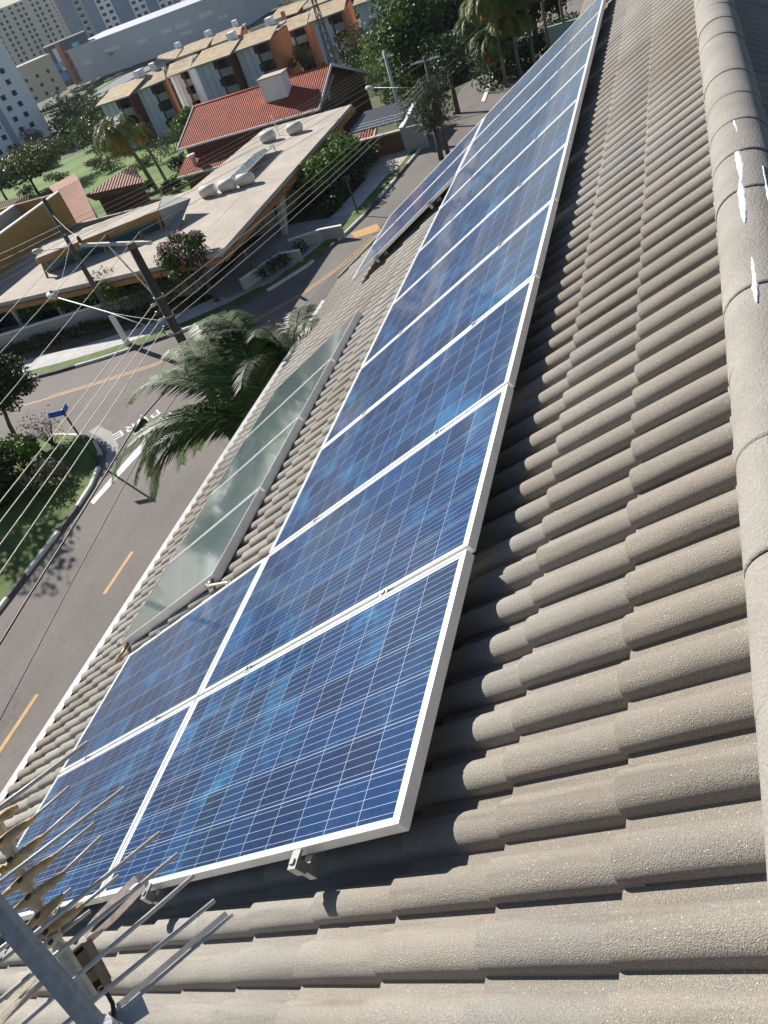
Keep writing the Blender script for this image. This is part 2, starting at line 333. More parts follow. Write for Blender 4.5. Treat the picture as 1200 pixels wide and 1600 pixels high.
sr2 = N.new('ShaderNodeMapRange'); sr2.inputs[1].default_value = .56; sr2.inputs[2].default_value = .74; sr2.inputs[3].default_value = 0; sr2.inputs[4].default_value = .38; L.new(sn.outputs['Fac'], sr2.inputs[0])
st_ = N.new('ShaderNodeMix'); st_.data_type = 'RGBA'; L.new(sr2.outputs[0], st_.inputs['Factor']); L.new(wm_.outputs['Result'], st_.inputs['A']); st_.inputs['B'].default_value = (.09, .08, .07, 1)
# lichen spots
lv = N.new('ShaderNodeTexNoise'); lv.inputs['Scale'].default_value = 17; lv.inputs['Detail'].default_value = 6; lv.inputs['Roughness'].default_value = .75; L.new(tcx.outputs['Object'], lv.inputs['Vector'])
lr = N.new('ShaderNodeMapRange'); lr.inputs[1].default_value = .66; lr.inputs[2].default_value = .70; lr.inputs[3].default_value = 0; lr.inputs[4].default_value = .5; L.new(lv.outputs['Fac'], lr.inputs[0])
lm = N.new('ShaderNodeMix'); lm.data_type = 'RGBA'; L.new(lr.outputs[0], lm.inputs['Factor']); L.new(st_.outputs['Result'], lm.inputs['A']); lm.inputs['B'].default_value = (.12, .11, .085, 1)
mm = lm
m3 = N.new('ShaderNodeMix'); m3.data_type = 'RGBA'; L.new(mu.outputs[0], m3.inputs['Factor']); L.new(mm.outputs['Result'], m3.inputs['A']); m3.inputs['B'].default_value = (.72, .68, .6, 1)
L.new(m3.outputs['Result'], b.inputs['Base Color'])
M['tile'] = m

# photovoltaic laminate: cells, gaps, busbars, dust, in the panel's own metres
def pv_mat():
    m = bpy.data.materials.new('photovoltaic cells'); m.use_nodes = True; n = m.node_tree; N = n.nodes; L = n.links; b = N['Principled BSDF']
    t = N.new('ShaderNodeTexCoord'); s = N.new('ShaderNodeSeparateXYZ'); L.new(t.outputs['Object'], s.inputs[0])
    def math_(op, a, bb=None, c=None):
        k = N.new('ShaderNodeMath'); k.operation = op
        for i, v in enumerate((a, bb, c)):
            if v is None: continue
            if isinstance(v, (int, float)): k.inputs[i].default_value = v
            else: L.new(v, k.inputs[i])
        return k.outputs[0]
    P = .1575; mu_, mv_ = (.992 - 6 * P) / 2, (1.956 - 12 * P) / 2
    xu = math_('DIVIDE', math_('SUBTRACT', s.outputs[0], mu_), P); xv = math_('DIVIDE', math_('SUBTRACT', s.outputs[1], mv_), P)
    fu = math_('FRACT', xu); fv = math_('FRACT', xv)
    du = math_('ABSOLUTE', math_('SUBTRACT', fu, .5)); dv = math_('ABSOLUTE', math_('SUBTRACT', fv, .5))
    gap = math_('MAXIMUM', math_('GREATER_THAN', du, .5 - .0085), math_('GREATER_THAN', dv, .5 - .0075))
    f5 = math_('ABSOLUTE', math_('SUBTRACT', math_('FRACT', math_('MULTIPLY', fu, 5)), .5))
    bus = math_('LESS_THAN', f5, .027)
    ou = math_('GREATER_THAN', math_('ABSOLUTE', math_('SUBTRACT', xu, 3)), 3.0); ov = math_('GREATER_THAN', math_('ABSOLUTE', math_('SUBTRACT', xv, 6)), 6.0)
    border = math_('MAXIMUM', ou, ov)
    # poly-crystalline grains and a tint per cell
    cb = N.new('ShaderNodeCombineXYZ'); L.new(math_('FLOOR', xu), cb.inputs[0]); L.new(math_('FLOOR', xv), cb.inputs[1])
    oi = N.new('ShaderNodeObjectInfo'); L.new(math_('MULTIPLY', oi.outputs['Random'], 97), cb.inputs[2])
    wn = N.new('ShaderNodeTexWhiteNoise'); L.new(cb.outputs[0], wn.inputs['Vector'])
    vo = N.new('ShaderNodeTexVoronoi'); vo.inputs['Scale'].default_value = 90; L.new(t.outputs['Object'], vo.inputs['Vector'])
    vs = N.new('ShaderNodeSeparateColor'); L.new(vo.outputs['Color'], vs.inputs[0])
    mixv = math_('ADD', math_('MULTIPLY', wn.outputs['Value'], .6), math_('MULTIPLY', vs.outputs[0], .4))
    r = N.new('ShaderNodeValToRGB'); e = r.color_ramp.elements
    e[0].position = .1; e[0].color = (.0008, .013, .060, 1); e[1].position = .9; e[1].color = (.002, .040, .150, 1); L.new(mixv, r.inputs[0])
    # soft cloud reflections painted into the cell colour, along with dust
    mp = N.new('ShaderNodeMapping'); mp.inputs['Scale'].default_value = (1, 1, 1)
    ad = N.new('ShaderNodeVectorMath'); ad.operation = 'ADD'; L.new(t.outputs['Object'], ad.inputs[0]); L.new(cb.outputs[0], ad.inputs[1])
    ge = N.new('ShaderNodeNewGeometry')
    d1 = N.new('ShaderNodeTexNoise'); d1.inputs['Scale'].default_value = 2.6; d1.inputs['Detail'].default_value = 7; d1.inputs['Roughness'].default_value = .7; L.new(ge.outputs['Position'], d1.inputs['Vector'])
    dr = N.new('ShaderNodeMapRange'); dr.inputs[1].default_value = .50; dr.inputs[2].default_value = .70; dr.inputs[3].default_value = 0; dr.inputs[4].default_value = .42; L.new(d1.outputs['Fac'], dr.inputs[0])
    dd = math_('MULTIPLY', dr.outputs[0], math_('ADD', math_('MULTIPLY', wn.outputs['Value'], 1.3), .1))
    dust_sheen = N.new('ShaderNodeMix'); dust_sheen.data_type = 'RGBA'; L.new(dd, dust_sheen.inputs['Factor']); L.new(r.outputs[0], dust_sheen.inputs['A']); dust_sheen.inputs['B'].default_value = (.05, .27, .50, 1)
    base = N.new('ShaderNodeMix'); base.data_type = 'RGBA'; L.new(math_('MAXIMUM', math_('MULTIPLY', gap, .95), math_('MULTIPLY', bus, .8)), base.inputs['Factor']); L.new(dust_sheen.outputs['Result'], base.inputs['A']); base.inputs['B'].default_value = (.36, .45, .58, 1)
    fin = N.new('ShaderNodeMix'); fin.data_type = 'RGBA'; L.new(border, fin.inputs['Factor']); L.new(base.outputs['Result'], fin.inputs['A']); fin.inputs['B'].default_value = (.60, .64, .70, 1)
    L.new(fin.outputs['Result'], b.inputs['Base Color']); b.inputs['Roughness'].default_value = .35; b.inputs['Specular IOR Level'].default_value = .08
    b.inputs['Coat Weight'].default_value = .6; b.inputs['Coat Roughness'].default_value = .04; b.inputs['Coat IOR'].default_value = 1.33
    return m
M['pv'] = pv_mat()
m = mat('collector glass', (.19, .255, .26), .10, spec=.6, col2=(.15, .205, .215), vscale=1.5, coat=1.0); M['col_glass'] = m
m.node_tree.nodes['Principled BSDF'].inputs['Coat IOR'].default_value = 1.6

def world(o): return o.matrix_basis.copy() if o.parent is None else world(o.parent) @ o.matrix_parent_inverse @ o.matrix_basis
parent_world = world
ROOFROT = (-AL, 0, 0)
# ================================================================ the house we stand on
house = thing('tiled_house', 'near house under a beige concrete tile roof with a mortared ridge', 'house', (5, 0, Z0))
def vE(u): return 6.02 - .068 * (u - 1.9)
PROF = [(0, .008), (.0015, .020), (.007, .032), (.018, .041), (.036, .0475), (.056, .0485), (.075, .043), (.092, .032), (.103, .018), (.109, .007), (.113, .001), (.146, 0),
        (.1485, .009), (.151, .021), (.157, .033), (.168, .042), (.186, .0475), (.206, .0485), (.225, .043), (.242, .032), (.253, .018), (.259, .007), (.263, .001), (.29, 0), (.326, -.003)]
WB = -.190
def tile_field(name, place, u0, ncol, rows, parent, gauge, detail=True):
    """rows = list of course numbers; place(u, v, w) -> world; gauge(u) -> (v of tail 0, step)"""
    vs, fs, ti = [], [], []
    rnd = random.Random(hash(name) % 1000 if False else len(name) * 13 + ncol)
    for k in rows:
        for j in range(ncol):
            u = u0 + j * .30; v0, g = gauge(u); vt = v0 + k * g + rnd.uniform(-.004, .004); du = rnd.uniform(-.002, .002); sk = rnd.uniform(-.003, .003); dw = rnd.uniform(-.0015, .002)
            tone = rnd.gauss(1, .04); warm = rnd.gauss(0, .013); tint = (tone * (1 + warm), tone, tone * (1 - warm), 1)
            stations = [(0.0, .024 - .016), (0.0, .024 - .005), (.005, .0238), (.20, .0125), (.41, 0)]
            o = len(vs); n = len(PROF)
            for si, (dv, hh) in enumerate(stations):
                for t, h in PROF:
                    hx = h * (1 if si != 2 or True else 1)
                    vs.append(place(u + t + du + sk * dv, vt - dv, WB + h + hh + dw)); ti.append(tint)
            for si in range(len(stations) - 1):
                for i in range(n - 1):
                    a = o + si * n + i; fs.append((a, a + 1, a + 1 + n, a + n))
            # free side edge, turned down
            e = len(vs)
            for dv, hh in stations[1:]: vs.append(place(u + du + sk * dv + .002, vt - dv, WB + hh - .004 + dw)); ti.append(tint)
            for si in range(3): fs.append((o + (si + 1) * n, e + si, e + si + 1, o + (si + 2) * n))
    me = bpy.data.meshes.new(name); me.from_pydata([tuple(p) for p in vs], [], fs); me.materials.append(M['tile'])
    at = me.attributes.new('tint', 'FLOAT_COLOR', 'POINT'); at.data.foreach_set('color', [c for q in ti for c in q])
    me.polygons.foreach_set('use_smooth', [True] * len(me.polygons))
    n4 = 4 * (len(PROF) - 1) + 3
    me.update()
    try: me.set_sharp_from_angle(angle=math.radians(40))
    except Exception: pass
    o = bpy.data.objects.new(name, me); S.collection.objects.link(o); o.parent = parent; o.matrix_parent_inverse = world(parent).inverted()
    return o
VA = -1.06; AP_ = PF(0, VA, -.175)                        # roof apex line
tile_field('roof_slope', PF, -2.55, 43, range(0, 20), house, lambda u: (-.57, (vE(u) + .57) / 19))
def PF2(u, v, w):                                          # the slope on the far side of the ridge
    p = PF(u, v, w); return Vector((p.x, 2 * AP_.y - p.y, p.z))
tile_field('roof_slope', PF2, -2.5, 43, range(0, 7), house, lambda u: (-.57, .344))
# under-roof deck so that no gap shows light
b = MB(); b.quad(PF(-2.6, VA, -.23), PF(10.3, VA, -.23), PF(10.3, vE(10.3) - .05, -.23), PF(-2.6, vE(-2.6) - .05, -.23))
b.quad(PF2(-2.6, VA, -.23), PF2(10.3, VA, -.23), PF2(10.3, 5.9, -.23), PF2(-2.6, 5.9, -.23)); b.build('roof_deck', M['dark_open'], house)
# outer walls, soffit
yl = PF(0, 5.35, -.3).y; zt = PF(0, 5.4, -.35).z
b = MB(); yr = 2 * AP_.y - yl
for (x0, y0), (x1, y1) in (((-2.2, yl), (9.9, yl)), ((9.9, yl), (9.9, yr)), ((9.9, yr), (-2.2, yr)), ((-2.2, yr), (-2.2, yl))):
    b.quad((x0, y0, Z0), (x1, y1, Z0), (x1, y1, zt), (x0, y0, zt))
for x in (-2.2, 9.9): b.add([(x, yl, zt), (x, yr, zt), (x, AP_.y, AP_.z - .08)], [(0, 1, 2)])
b.build('wall', M['render_cream'], house)
# ridge caps
def cap_off(u): return .032 * max(0, min(1.3, (3 - u) / 3))
def cap_pt(u, th, r=1.0): return Vector((u, cap_off(u) + AP_.y + .128 * r * math.cos(th), AP_.z - .012 + .112 * r * math.sin(th)))
b = MB(); b.smooth = True; x = -2.6; rr = random.Random(3)
while x < 10.1:
    L_ = .415; n = 20; st = [(0, .99), (0, 1.004), (.02, 1.010), (.09, 1.010), (.12, 1.005), (L_, .988)]; o = len(b.v); tilt = rr.uniform(-.006, .006); lift = rr.uniform(0, .006)
    vs = []
    for i, (du, r) in enumerate(st):
        for k in range(n + 1):
            th = math.pi * (-.06 + 1.12 * k / n); p = cap_pt(x + du, th, r); vs.append(p + Vector((0, tilt * du, lift)))
    b.add(vs, [(i * (n + 1) + k, i * (n + 1) + k + 1, (i + 1) * (n + 1) + k + 1, (i + 1) * (n + 1) + k) for i in range(len(st) - 1) for k in range(n)]); x += .385
b.build('ridge_cap', M['mortar'], house)
b = MB(); b.smooth = True
for side, fn in ((0, PF), (1, PF2)):
    N_ = 640; vs = []; rr = random.Random(5 + side); wob = 0
    for i in range(N_ + 1):
        u = -2.6 + 12.8 * i / N_; wob = wob * .85 + rr.uniform(-.004, .004)
        t = ((u + 2.55) % .15); roll = .048 * max(0, math.sin(math.pi * min(1, t / .113))) ** .6 if t < .113 else 0
        e = -.936 + wob * .4 + (.004 if roll > .02 else -.004)
        for v, w in ((-1.0, -.105), (-.975, -.115), (-.955, -.125), (e - .006, WB + .012 + max(roll, .006) + .009), (e, WB + roll - .004)): vs.append(fn(u, v + (cap_off(u) * (1 - 2 * side)), w))
    b.add(vs, [(i * 5 + k, i * 5 + k + 1, (i + 1) * 5 + k + 1, (i + 1) * 5 + k) for i in range(N_) for k in range(4)])
b.build('ridge_mortar', M['mortar'], house)
# white sealant smears on the ridge caps
def smear(u, th, L_, wd, seed):
    rr = random.Random(seed); n = 22; b = MB(); b.smooth = True; vs = []; c = 0; wc = 0
    for i in range(n + 1):
        f = i / n; c = c * .9 + rr.uniform(-.02, .02); wc = wc * .75 + rr.uniform(-.12, .12); wj = wd * .9 * (math.sin(math.pi * min(.99, max(.01, f))) ** .5) * (.85 + wc)
        for s, h in ((-1, -.004), (-.6, .0015), (0.1, .003), (.6, .0015), (1, -.004)):
            vs.append(cap_pt(u + L_ * f, th + c * .5 + s * wj / .12 / 2, 1.022 + h / .12))
    b.add(vs, [(i * 5 + k, i * 5 + k + 1, (i + 1) * 5 + k + 1, (i + 1) * 5 + k) for i in range(n) for k in range(4)])
    b.build('sealant_smear', M['sealant'], house)
for a in ((2.95, 1.40, .26, .030, 1), (2.48, 1.34, .42, .044, 2), (2.10, 1.28, .40, .038, 3), (1.52, 1.30, .30, .030, 4), (2.10, 1.98, .5, .014, 5), (.60, 1.2, .16, .03, 6), (-.42, 1.5, .06, .03, 7)):
    smear(*a)
# gutter
def gv(u): return vE(u) + .17
b = MB()
for i in range(25):
    u0, u1 = -2.6 + i * .52, -2.6 + (i + 1) * .52
    if u1 > 10.25: break
    for m_, va, wa, vb, wb in ((0, 0, -.166, .052, -.122), (1, 0, -.166, 0, -.30), (0, .056, -.122, .056, -.33), (0, .052, -.122, .056, -.122), (1, -.30, -.30, 0, -.30), (1, -.30, -.30, -.30, -.20), (0, -.30, -.33, .056, -.33)):
        b.cur = m_; b.quad(PF(u0, gv(u0) + va, wa), PF(u1, gv(u1) + va, wa), PF(u1, gv(u1) + vb, wb), PF(u0, gv(u0) + vb, wb))
b.build('gutter', [M['gutter'], M['gutter_in']], house)
# farther roof beyond the verge, its lit slope parallel to ours
P0 = CAM + ray(894, 60) * 12.6
def PW(u, v, w): return P0 + PF(u, v, w + .13)
tile_field('far_slope', PW, -1.2, 40, range(-14, 1), house, lambda u: (0, .34))
b = MB(); hbox_ = (P0.x - 1.0, P0.y - 3.4, Z0), (P0.x + 10.4, P0.y - .4, P0.z - .35); b.box(*hbox_); b.build('wall', M['render_cream'], house)
b = MB(); b.beam(PF(10.42, -.95, -.15), PF(10.42, 5.5, -.15), .12, .10, up=PF(0, 0, 1)); b.build('verge', M['mortar'], house)

# ================================================================ photovoltaic panels
RAILS = (.455, 1.465)
def make_panel():
    t = thing('solar_panel', '', 'solar panel')
    b = MB(); Wd, Hd, lip, th = .992, 1.956, .0125, .040
    for (x0, y0, x1, y1) in ((0, 0, Wd, lip), (0, Hd - lip, Wd, Hd), (0, lip, lip, Hd - lip), (Wd - lip, lip, Wd, Hd - lip)): b.box((x0, y0, -th), (x1, y1, 0))
    fr = b.build('frame', M['alu'], t, loc=(0, 0, 0)); bv = fr.modifiers.new('b', 'BEVEL'); bv.width = .0012; bv.segments = 1
    b = MB(); b.box((lip, lip, -.009), (Wd - lip, Hd - lip, -.003)); b.build('cell_sheet', M['pv'], t, loc=(0, 0, 0))
    b = MB(); b.quad((lip, lip, -.012), (Wd - lip, lip, -.012), (Wd - lip, Hd - lip, -.012), (lip, Hd - lip, -.012)); b.build('back_sheet', M['render_white'], t, loc=(0, 0, 0))
    for v in RAILS:
        b = MB(); b.box((Wd - .006, v - .02, -.01), (Wd + .026, v + .02, .003)); b.box((Wd + .003, v - .009, .003), (Wd + .017, v + .009, .010))
        c = b.build('clamp', M['alu_grey'], t, loc=(0, 0, 0))
    return t
panel = make_panel(); reg(panel); first = True
up_words = ['nearest panel of the upper row, with bluish water stains, at the array corner', 'second panel of the upper row, level with the end of the short lower row', 'third panel of the upper row, beside the nearest glass collectors', 'fourth panel of the upper row, with a faint pink reflection',
            'fifth panel of the upper row, beside the far end of the glass collectors', 'sixth panel of the upper row counted from the near corner', 'seventh panel of the upper row counted from the near corner', 'eighth panel of the upper row, just before the far pair starts', 'ninth panel of the upper row, joining the near one of the far pair', 'farthest panel of the upper row, beside the palms']
lo_words = {0: 'nearest panel of the lower row, behind the television antenna', 1: 'second panel of the lower row, next to the nearest glass collector', 8: 'near one of the far pair of lower panels, over the black shadow', 9: 'far one of the far pair of lower panels, above the street'}
panels = []
for row in range(2):
    for i in range(10):
        if row and i not in lo_words: continue
        t = panel if first else clone(panel); first = False
        t.location = PF(i * 1.012, row * 1.974, 0.0); t.rotation_euler = ROOFROT
        t['label'] = 'blue ' + (lo_words[i] if row else up_words[i]); t['category'] = 'solar panel'; t['group'] = 'blue solar panels on the tiled roof'; panels.append(t)
# mounting rails, seen at the near edge and below the far pair
def rail(u0, u1, v, label):
    t = thing('mounting_rail', label, 'rail', PF(u0, v, -.06), ROOFROT, 'rails carrying the solar panels')
    b = MB(); L_ = u1 - u0; b.box((0, -.018, -.022), (L_, .018, .018)); b.build('rail_profile', M['alu_grey'], t, loc=(0, 0, 0))
    b = MB(); b.box((-.008, -.020, .022), (.024, .020, .063)); b.box((.012, -.020, .055), (.05, .020, .0635)); b.box((.004, -.010, .063), (.020, .010, .070)); b.build('end_clamp', M['alu_grey'], t, loc=(0, 0, 0))
    x = .25
    while x < L_:
        b = MB(); b.box((x, -.05, -.075), (x + .035, -.022, .01)); b.box((x, -.022, -.045), (x + .035, .02, -.022)); b.build('roof_hook', M['alu_grey'], t, loc=(0, 0, 0)); x += 1.35
    return t
rail(-.055, 10.15, .455, 'grey rail end with clamp under the near edge of the upper row')
rail(-.045, 10.15, 1.465, 'grey rail end under the near edge, by the seam between the rows')
rail(-.03, 2.06, 2.43, 'grey rail under the short near lower row, its upper one')
rail(-.03, 2.06, 3.44, 'grey rail under the short near lower row, its lower one')
rail(8.04, 10.15, 2.43, 'grey rail under the far pair of panels, its upper one')
rail(8.04, 10.15, 3.44, 'grey rail under the far pair of panels, its lower one')

# ================================================================ solar water collectors
def make_coll():
    t = thing('water_collector', '', 'solar collector'); Wd, Hd, th, lip = .955, 1.66, .075, .006
    b = MB()
    for (x0, y0, x1, y1) in ((0, 0, Wd, lip), (0, Hd - lip, Wd, Hd), (0, lip, lip, Hd - lip), (Wd - lip, lip, Wd, Hd - lip)): b.box((x0, y0, -th), (x1, y1, 0))
    b.box((lip, lip, -th), (Wd - lip, Hd - lip, -th + .01)); g_ = b.build('casing', M['alu'], t, loc=(0, 0, 0))
    b = MB(); b.box((lip + .006, lip + .006, -.010), (Wd - lip - .006, Hd - lip - .006, -.004)); b.build('glass_cover', M['col_glass'], t, loc=(0, 0, 0))
    b = MB()
    for y in (.075, Hd - .075): b.tube([(-.035, y, -.045), (0, y, -.045)], .014); b.tube([(Wd, y, -.045), (Wd + .03, y, -.045)], .014)
    b.build('pipe_stub', M['copper'], t, loc=(0, 0, 0)); return t
coll = make_coll(); reg(coll)
cw = ['nearest greenish glass water collector, by the blue solar panels, with dusty scratches', 'second glass water collector from the near end', 'third glass water collector from the near end, with a red pipe joint', 'farthest and slimmest-looking glass water collector, beyond the red pipe joint']
for i in range(4):
    t = coll if i == 0 else clone(coll); t.location = PF(2.47 + i * .985, 3.10, -.050); t.rotation_euler = ROOFROT
    t['label'] = cw[i]; t['category'] = 'solar collector'; t['group'] = 'glass water collectors on the tiled roof'
b = MB(); q = [PF(2.44, 3.17, -.095), PF(2.40, 3.16, -.085), PF(2.36, 3.08, -.07), PF(2.26, 2.80, -.085), PF(2.20, 2.6, -.12)]
b.tube(q[1:], .011); o = b.build('water_pipe', M['pvc']); tag(o, 'cream water pipe leaving the top corner of the nearest glass collector', 'pipe')
b = MB(); b.ball(PF(2.41, 3.17, -.09), .026); b.tube([PF(2.41, 3.17, -.09), PF(2.46, 3.17, -.09)], .018); o = b.build('pipe_elbow', M['alu_grey']); tag(o, 'grey elbow joint at the top corner of the nearest glass collector', 'pipe joint')
b = MB(); b.tube([PF(2.47, 4.69, -.10), PF(2.36, 4.72, -.10), PF(2.33, 4.76, -.11)], .013); o = b.build('drain_tap', mat('brass', (.5, .33, .14), .35, .8)); tag(o, 'short brass drain stub at the bottom corner of the nearest collector', 'tap')

# ================================================================ television antenna in the foreground
UPA = (RZ - Vector((0, 0, 1)) * 1.1).normalized()
def AP(px, py, d=1.45): return CAM + ray(px, py) * d
ant = thing('tv_antenna', 'weathered television antenna of grey rods with tan plastic holders on a steel bar', 'antenna', AP(155, 1610, 1.32))
b = MB(); p, q = AP(-60, 1356, 1.27), AP(150, 1604, 1.33); nrm = (RZ * -1)
b.beam(p, q, .0235, .0235, up=(RZ - Vector((0, 0, 1)) * .5)); o = b.build('steel_boom', M['galv'], ant); bv = o.modifiers.new('b', 'BEVEL'); bv.width = .003; bv.segments = 2
b = MB(); p0 = AP(156, 1608, 1.35); b.tube([p0, Vector((p0.x, p0.y, PF(p0.x, 0, -.2).z - 1.2))], .019, 12); b.build('mast', M['galv'], ant)
for (a, c), (e, g) in (((137, 1160), (-40, 1291)), ((195, 1231), (-40, 1409)), ((250, 1301), (-25, 1523)), ((278, 1334), (-25, 1584)), ((303, 1368), (20, 1613)), ((335, 1407), (90, 1610)), ((60, 1438), (-15, 1495))):
    b = MB(); b.tube([AP(a, c, 1.46), AP(e, g, 1.40)], .0037, 8); b.build('rod', M['rod'], ant)
for (a, c), (e, g), w in (((354, 1427), (183, 1573), .0085), ((364, 1429), (192, 1578), .005), ((60, 1520), (-10, 1592), .011), ((72, 1530), (-15, 1612), .009)):
    b = MB(); b.beam(AP(a, c, 1.47), AP(e, g, 1.44), w, .002, up=UPA); b.build('flat_strip', M['cream_plastic'] if a < 100 else M['rod'], ant)
b = MB(); lp = [(130, 1462), (150, 1436), (205, 1379), (213, 1372), (222, 1370), (229, 1376), (224, 1386), (180, 1432), (137, 1471)]
for i in range(len(lp) - 1): b.beam(AP(*lp[i], 1.50), AP(*lp[i + 1], 1.50), .0105, .002, up=UPA)
b.build('dipole_loop', mat('pinkish strip', (.72, .60, .52), .6, 0, var=.2, vscale=90), ant)
b = MB(); b.beam(AP(-10, 1277, 1.475), AP(103, 1500, 1.475), .016, .010, up=UPA)
bolts = [(5, 1309.6), (19.4, 1338.6), (35.6, 1370), (48, 1396.6), (63.2, 1425.6), (76, 1451), (84, 1466)]
for i, (x, y) in enumerate(bolts[:6]):
    nx, ny = bolts[i + 1]; mx_, my_ = (x + nx) / 2 + 1, (y + ny) / 2 - 1
    b.beam(AP(mx_ - 3, my_ - 4, 1.463), AP(mx_ + 4, my_ + 5, 1.463), .021, .012, up=UPA)
b.build('element_carrier', M['cream_plastic'], ant)
b = MB(); b.beam(AP(92, 1478, 1.46), AP(146, 1568, 1.44), .0185, .014, up=UPA); b.build('lower_carrier', M['cream_plastic'], ant)
def holder(p, q, bolt, rod, m='tan_plastic'):
    b = MB(); P, Q = AP(*p, 1.452), AP(*q, 1.452); B = AP(*bolt, 1.452); n = 9; pts = []; rs = []
    for i in range(n + 1):
        f = i / n; pts.append(P.lerp(Q, f)); rs.append(.0028 + .0052 * math.sin(math.pi * (.06 + .88 * f)) ** .9 - (.0022 if .78 < f < .88 else 0))
    b.tube(pts, rs, 8); h = b.build('rod_holder', M[m], ant)
    b = MB(); b.tube([B - RZ * .004, B - RZ * .014], .0034, 6); b.build('bolt', M['bolt'], h)
    if rod: b = MB(); b.tube([AP(*q, 1.452).lerp(P, .15), AP(*rod, 1.462)], .0031, 8); b.build('rod', M['rod'], ant)
holder((-16, 1288), (28, 1259), (-8, 1282), None)
holder((-22, 1333), (54, 1278), bolts[0], (109, 1229))
holder((0, 1364), (70, 1305), bolts[1], (126, 1254))
holder((4, 1400), (87, 1336), bolts[2], (148, 1286))
holder((19, 1426), (102, 1363), bolts[3], (159, 1306))
holder((40, 1452), (100, 1398), bolts[4], (111, 1389))
holder((58, 1468), (130, 1414), bolts[5], (186, 1368))
holder((66, 1483), (96, 1457), bolts[6], (141, 1423), 'cream_plastic')
b = MB(); b.tube([AP(0, 1363, 1.447), AP(9, 1356, 1.446)], .006, 8); b.build('rod_tip', M['yellow_plastic'], ant)
b = MB(); bp, bq = AP(124, 1480, 1.50), AP(156, 1543, 1.49); dx = (bq - bp).normalized(); sx = dx.cross(RZ).normalized()
b.beam(bp, bq, .042, .006, up=UPA); b.beam(bp + sx * .021 - RZ * .012, bq + sx * .021 - RZ * .012, .003, .026, up=UPA); b.beam(bp - sx * .021 - RZ * .012, bq - sx * .021 - RZ * .012, .003, .026, up=UPA)
b.beam(bp - sx * .021 - RZ * .012, bp + sx * .021 - RZ * .012, .003, .026, up=UPA); b.beam(bq - sx * .021 - RZ * .012, bq + sx * .021 - RZ * .012, .003, .026, up=UPA); jb = b.build('junction_box', mat('weathered box', (.17, .13, .09), .7, var=.2, vscale=60), ant)
b = MB(); b.beam(bp.lerp(bq, .1) - RZ * .01, bp.lerp(bq, .42) - RZ * .01, .028, .014, up=UPA); b.beam(bp.lerp(bq, .55) - RZ * .01, bp.lerp(bq, .8) - RZ * .01, .028, .012, up=UPA); b.build('terminal_block', M['box_brown'], jb)
b = MB(); b.beam(AP(176, 1600, 1.46), AP(226, 1566, 1.46), .030, .022, up=RZ + RX * .3); b.build('bracket', M['alu_grey'], ant)
b = MB(); b.tube([AP(158, 1545, 1.47), AP(168, 1553, 1.45), AP(176, 1568, 1.44), AP(178, 1585, 1.44), AP(174, 1612, 1.44)], .0035, 8); b.build('lead', M['black'], ant)

# ================================================================ ground, streets
def struct(b, name, m, **k): return kind(b.build(name, m), 'structure')
b = MB(); ss = [-120, -60, -20, 20, 68, 82, 175, 263, 410, 680, 2500, 5200]; tt = [-2600, -900, -300, -100, 0, 100, 300, 900, 2600]
vs = []
for s_ in ss:
    for t_ in tt:
        x = .8 * s_ - .6 * t_; y = .6 * s_ + .8 * t_; vs.append((x, y, T(x, y) - .03))
n = len(tt); b.add(vs, [(i * n + k, i * n + k + 1, (i + 1) * n + k + 1, (i + 1) * n + k) for i in range(len(ss) - 1) for k in range(n - 1)]); struct(b, 'terrain', M['terrain'])
def sheet(poly, z): 
    b = MB(); b.add([(x, y, Z0 + z) for x, y in poly], [tuple(range(len(poly)))]); return b
FK = [(27.5, 78), (29.3, 50), (30.1, 41), (30.5, 37), (31.0, 34), (31.7, 31.2), (32.5, 28.8), (33.6, 26.2), (35.2, 23.7), (37.1, 21.8), (39.3, 20.3), (42.0, 19.3), (45.5, 18.5), (50, 17.9), (56, 17.3), (62, 16.9)]   # far kerb
road = [(-40, 14.8), (-40, 23.6), (18.2, 23.7), (19.9, 23.9), (21.2, 24.3), (22.4, 25.0), (23.4, 26.0), (24.0, 27.2), (24.3, 28.8), (24.3, 50), (23.5, 78)] + FK + [(62, 9.8), (52, 10.2), (44, 11.2), (38, 13), (33, 14.4), (28, 14.8)]
struct(sheet(road[::-1], .004), 'road', M['asphalt'])
# street beyond, running downhill
b = MB(); vs = []
xs = [62 + i * 2.2 for i in range(26)]
for x in xs:
    yc = 13.35 - .0 * x
    for y in (16.9, 14.6, 12.2, 9.8): vs.append((x, y, T(x, y) + .03))
b.add(vs, [(i * 4 + k, i * 4 + k + 1, (i + 1) * 4 + k + 1, (i + 1) * 4 + k) for i in range(len(xs) - 1) for k in range(3)]); struct(b, 'road', M['asphalt'])
def offs(pts, d):
    out = []
    for i, p in enumerate(pts):
        a = Vector(pts[max(0, i - 1)]); c = Vector(pts[min(len(pts) - 1, i + 1)]); t = (c - a).normalized(); nn = Vector((-t.y, t.x)) * 1
        out.append((p[0] + nn.x * d, p[1] + nn.y * d))
    return out
def strip(pts, d0, d1, z, name, m, h=0):
    A = offs(pts, d0); B = offs(pts, d1); b = MB(); n = len(pts)
    if h:
        vs = [(x, y, Z0) for x, y in A] + [(x, y, Z0 + z) for x, y in A] + [(x, y, Z0 + z) for x, y in B] + [(x, y, Z0 - .02) for x, y in B]
        fs = []
        for r in range(3): fs += [(r * n + i, r * n + i + 1, (r + 1) * n + i + 1, (r + 1) * n + i) for i in range(n - 1)]
        b.add(vs, fs)
    else: b.add([(x, y, Z0 + z) for x, y in A] + [(x, y, Z0 + z) for x, y in B], [(i, i + 1, n + i + 1, n + i) for i in range(n - 1)])
    return struct(b, name, m)
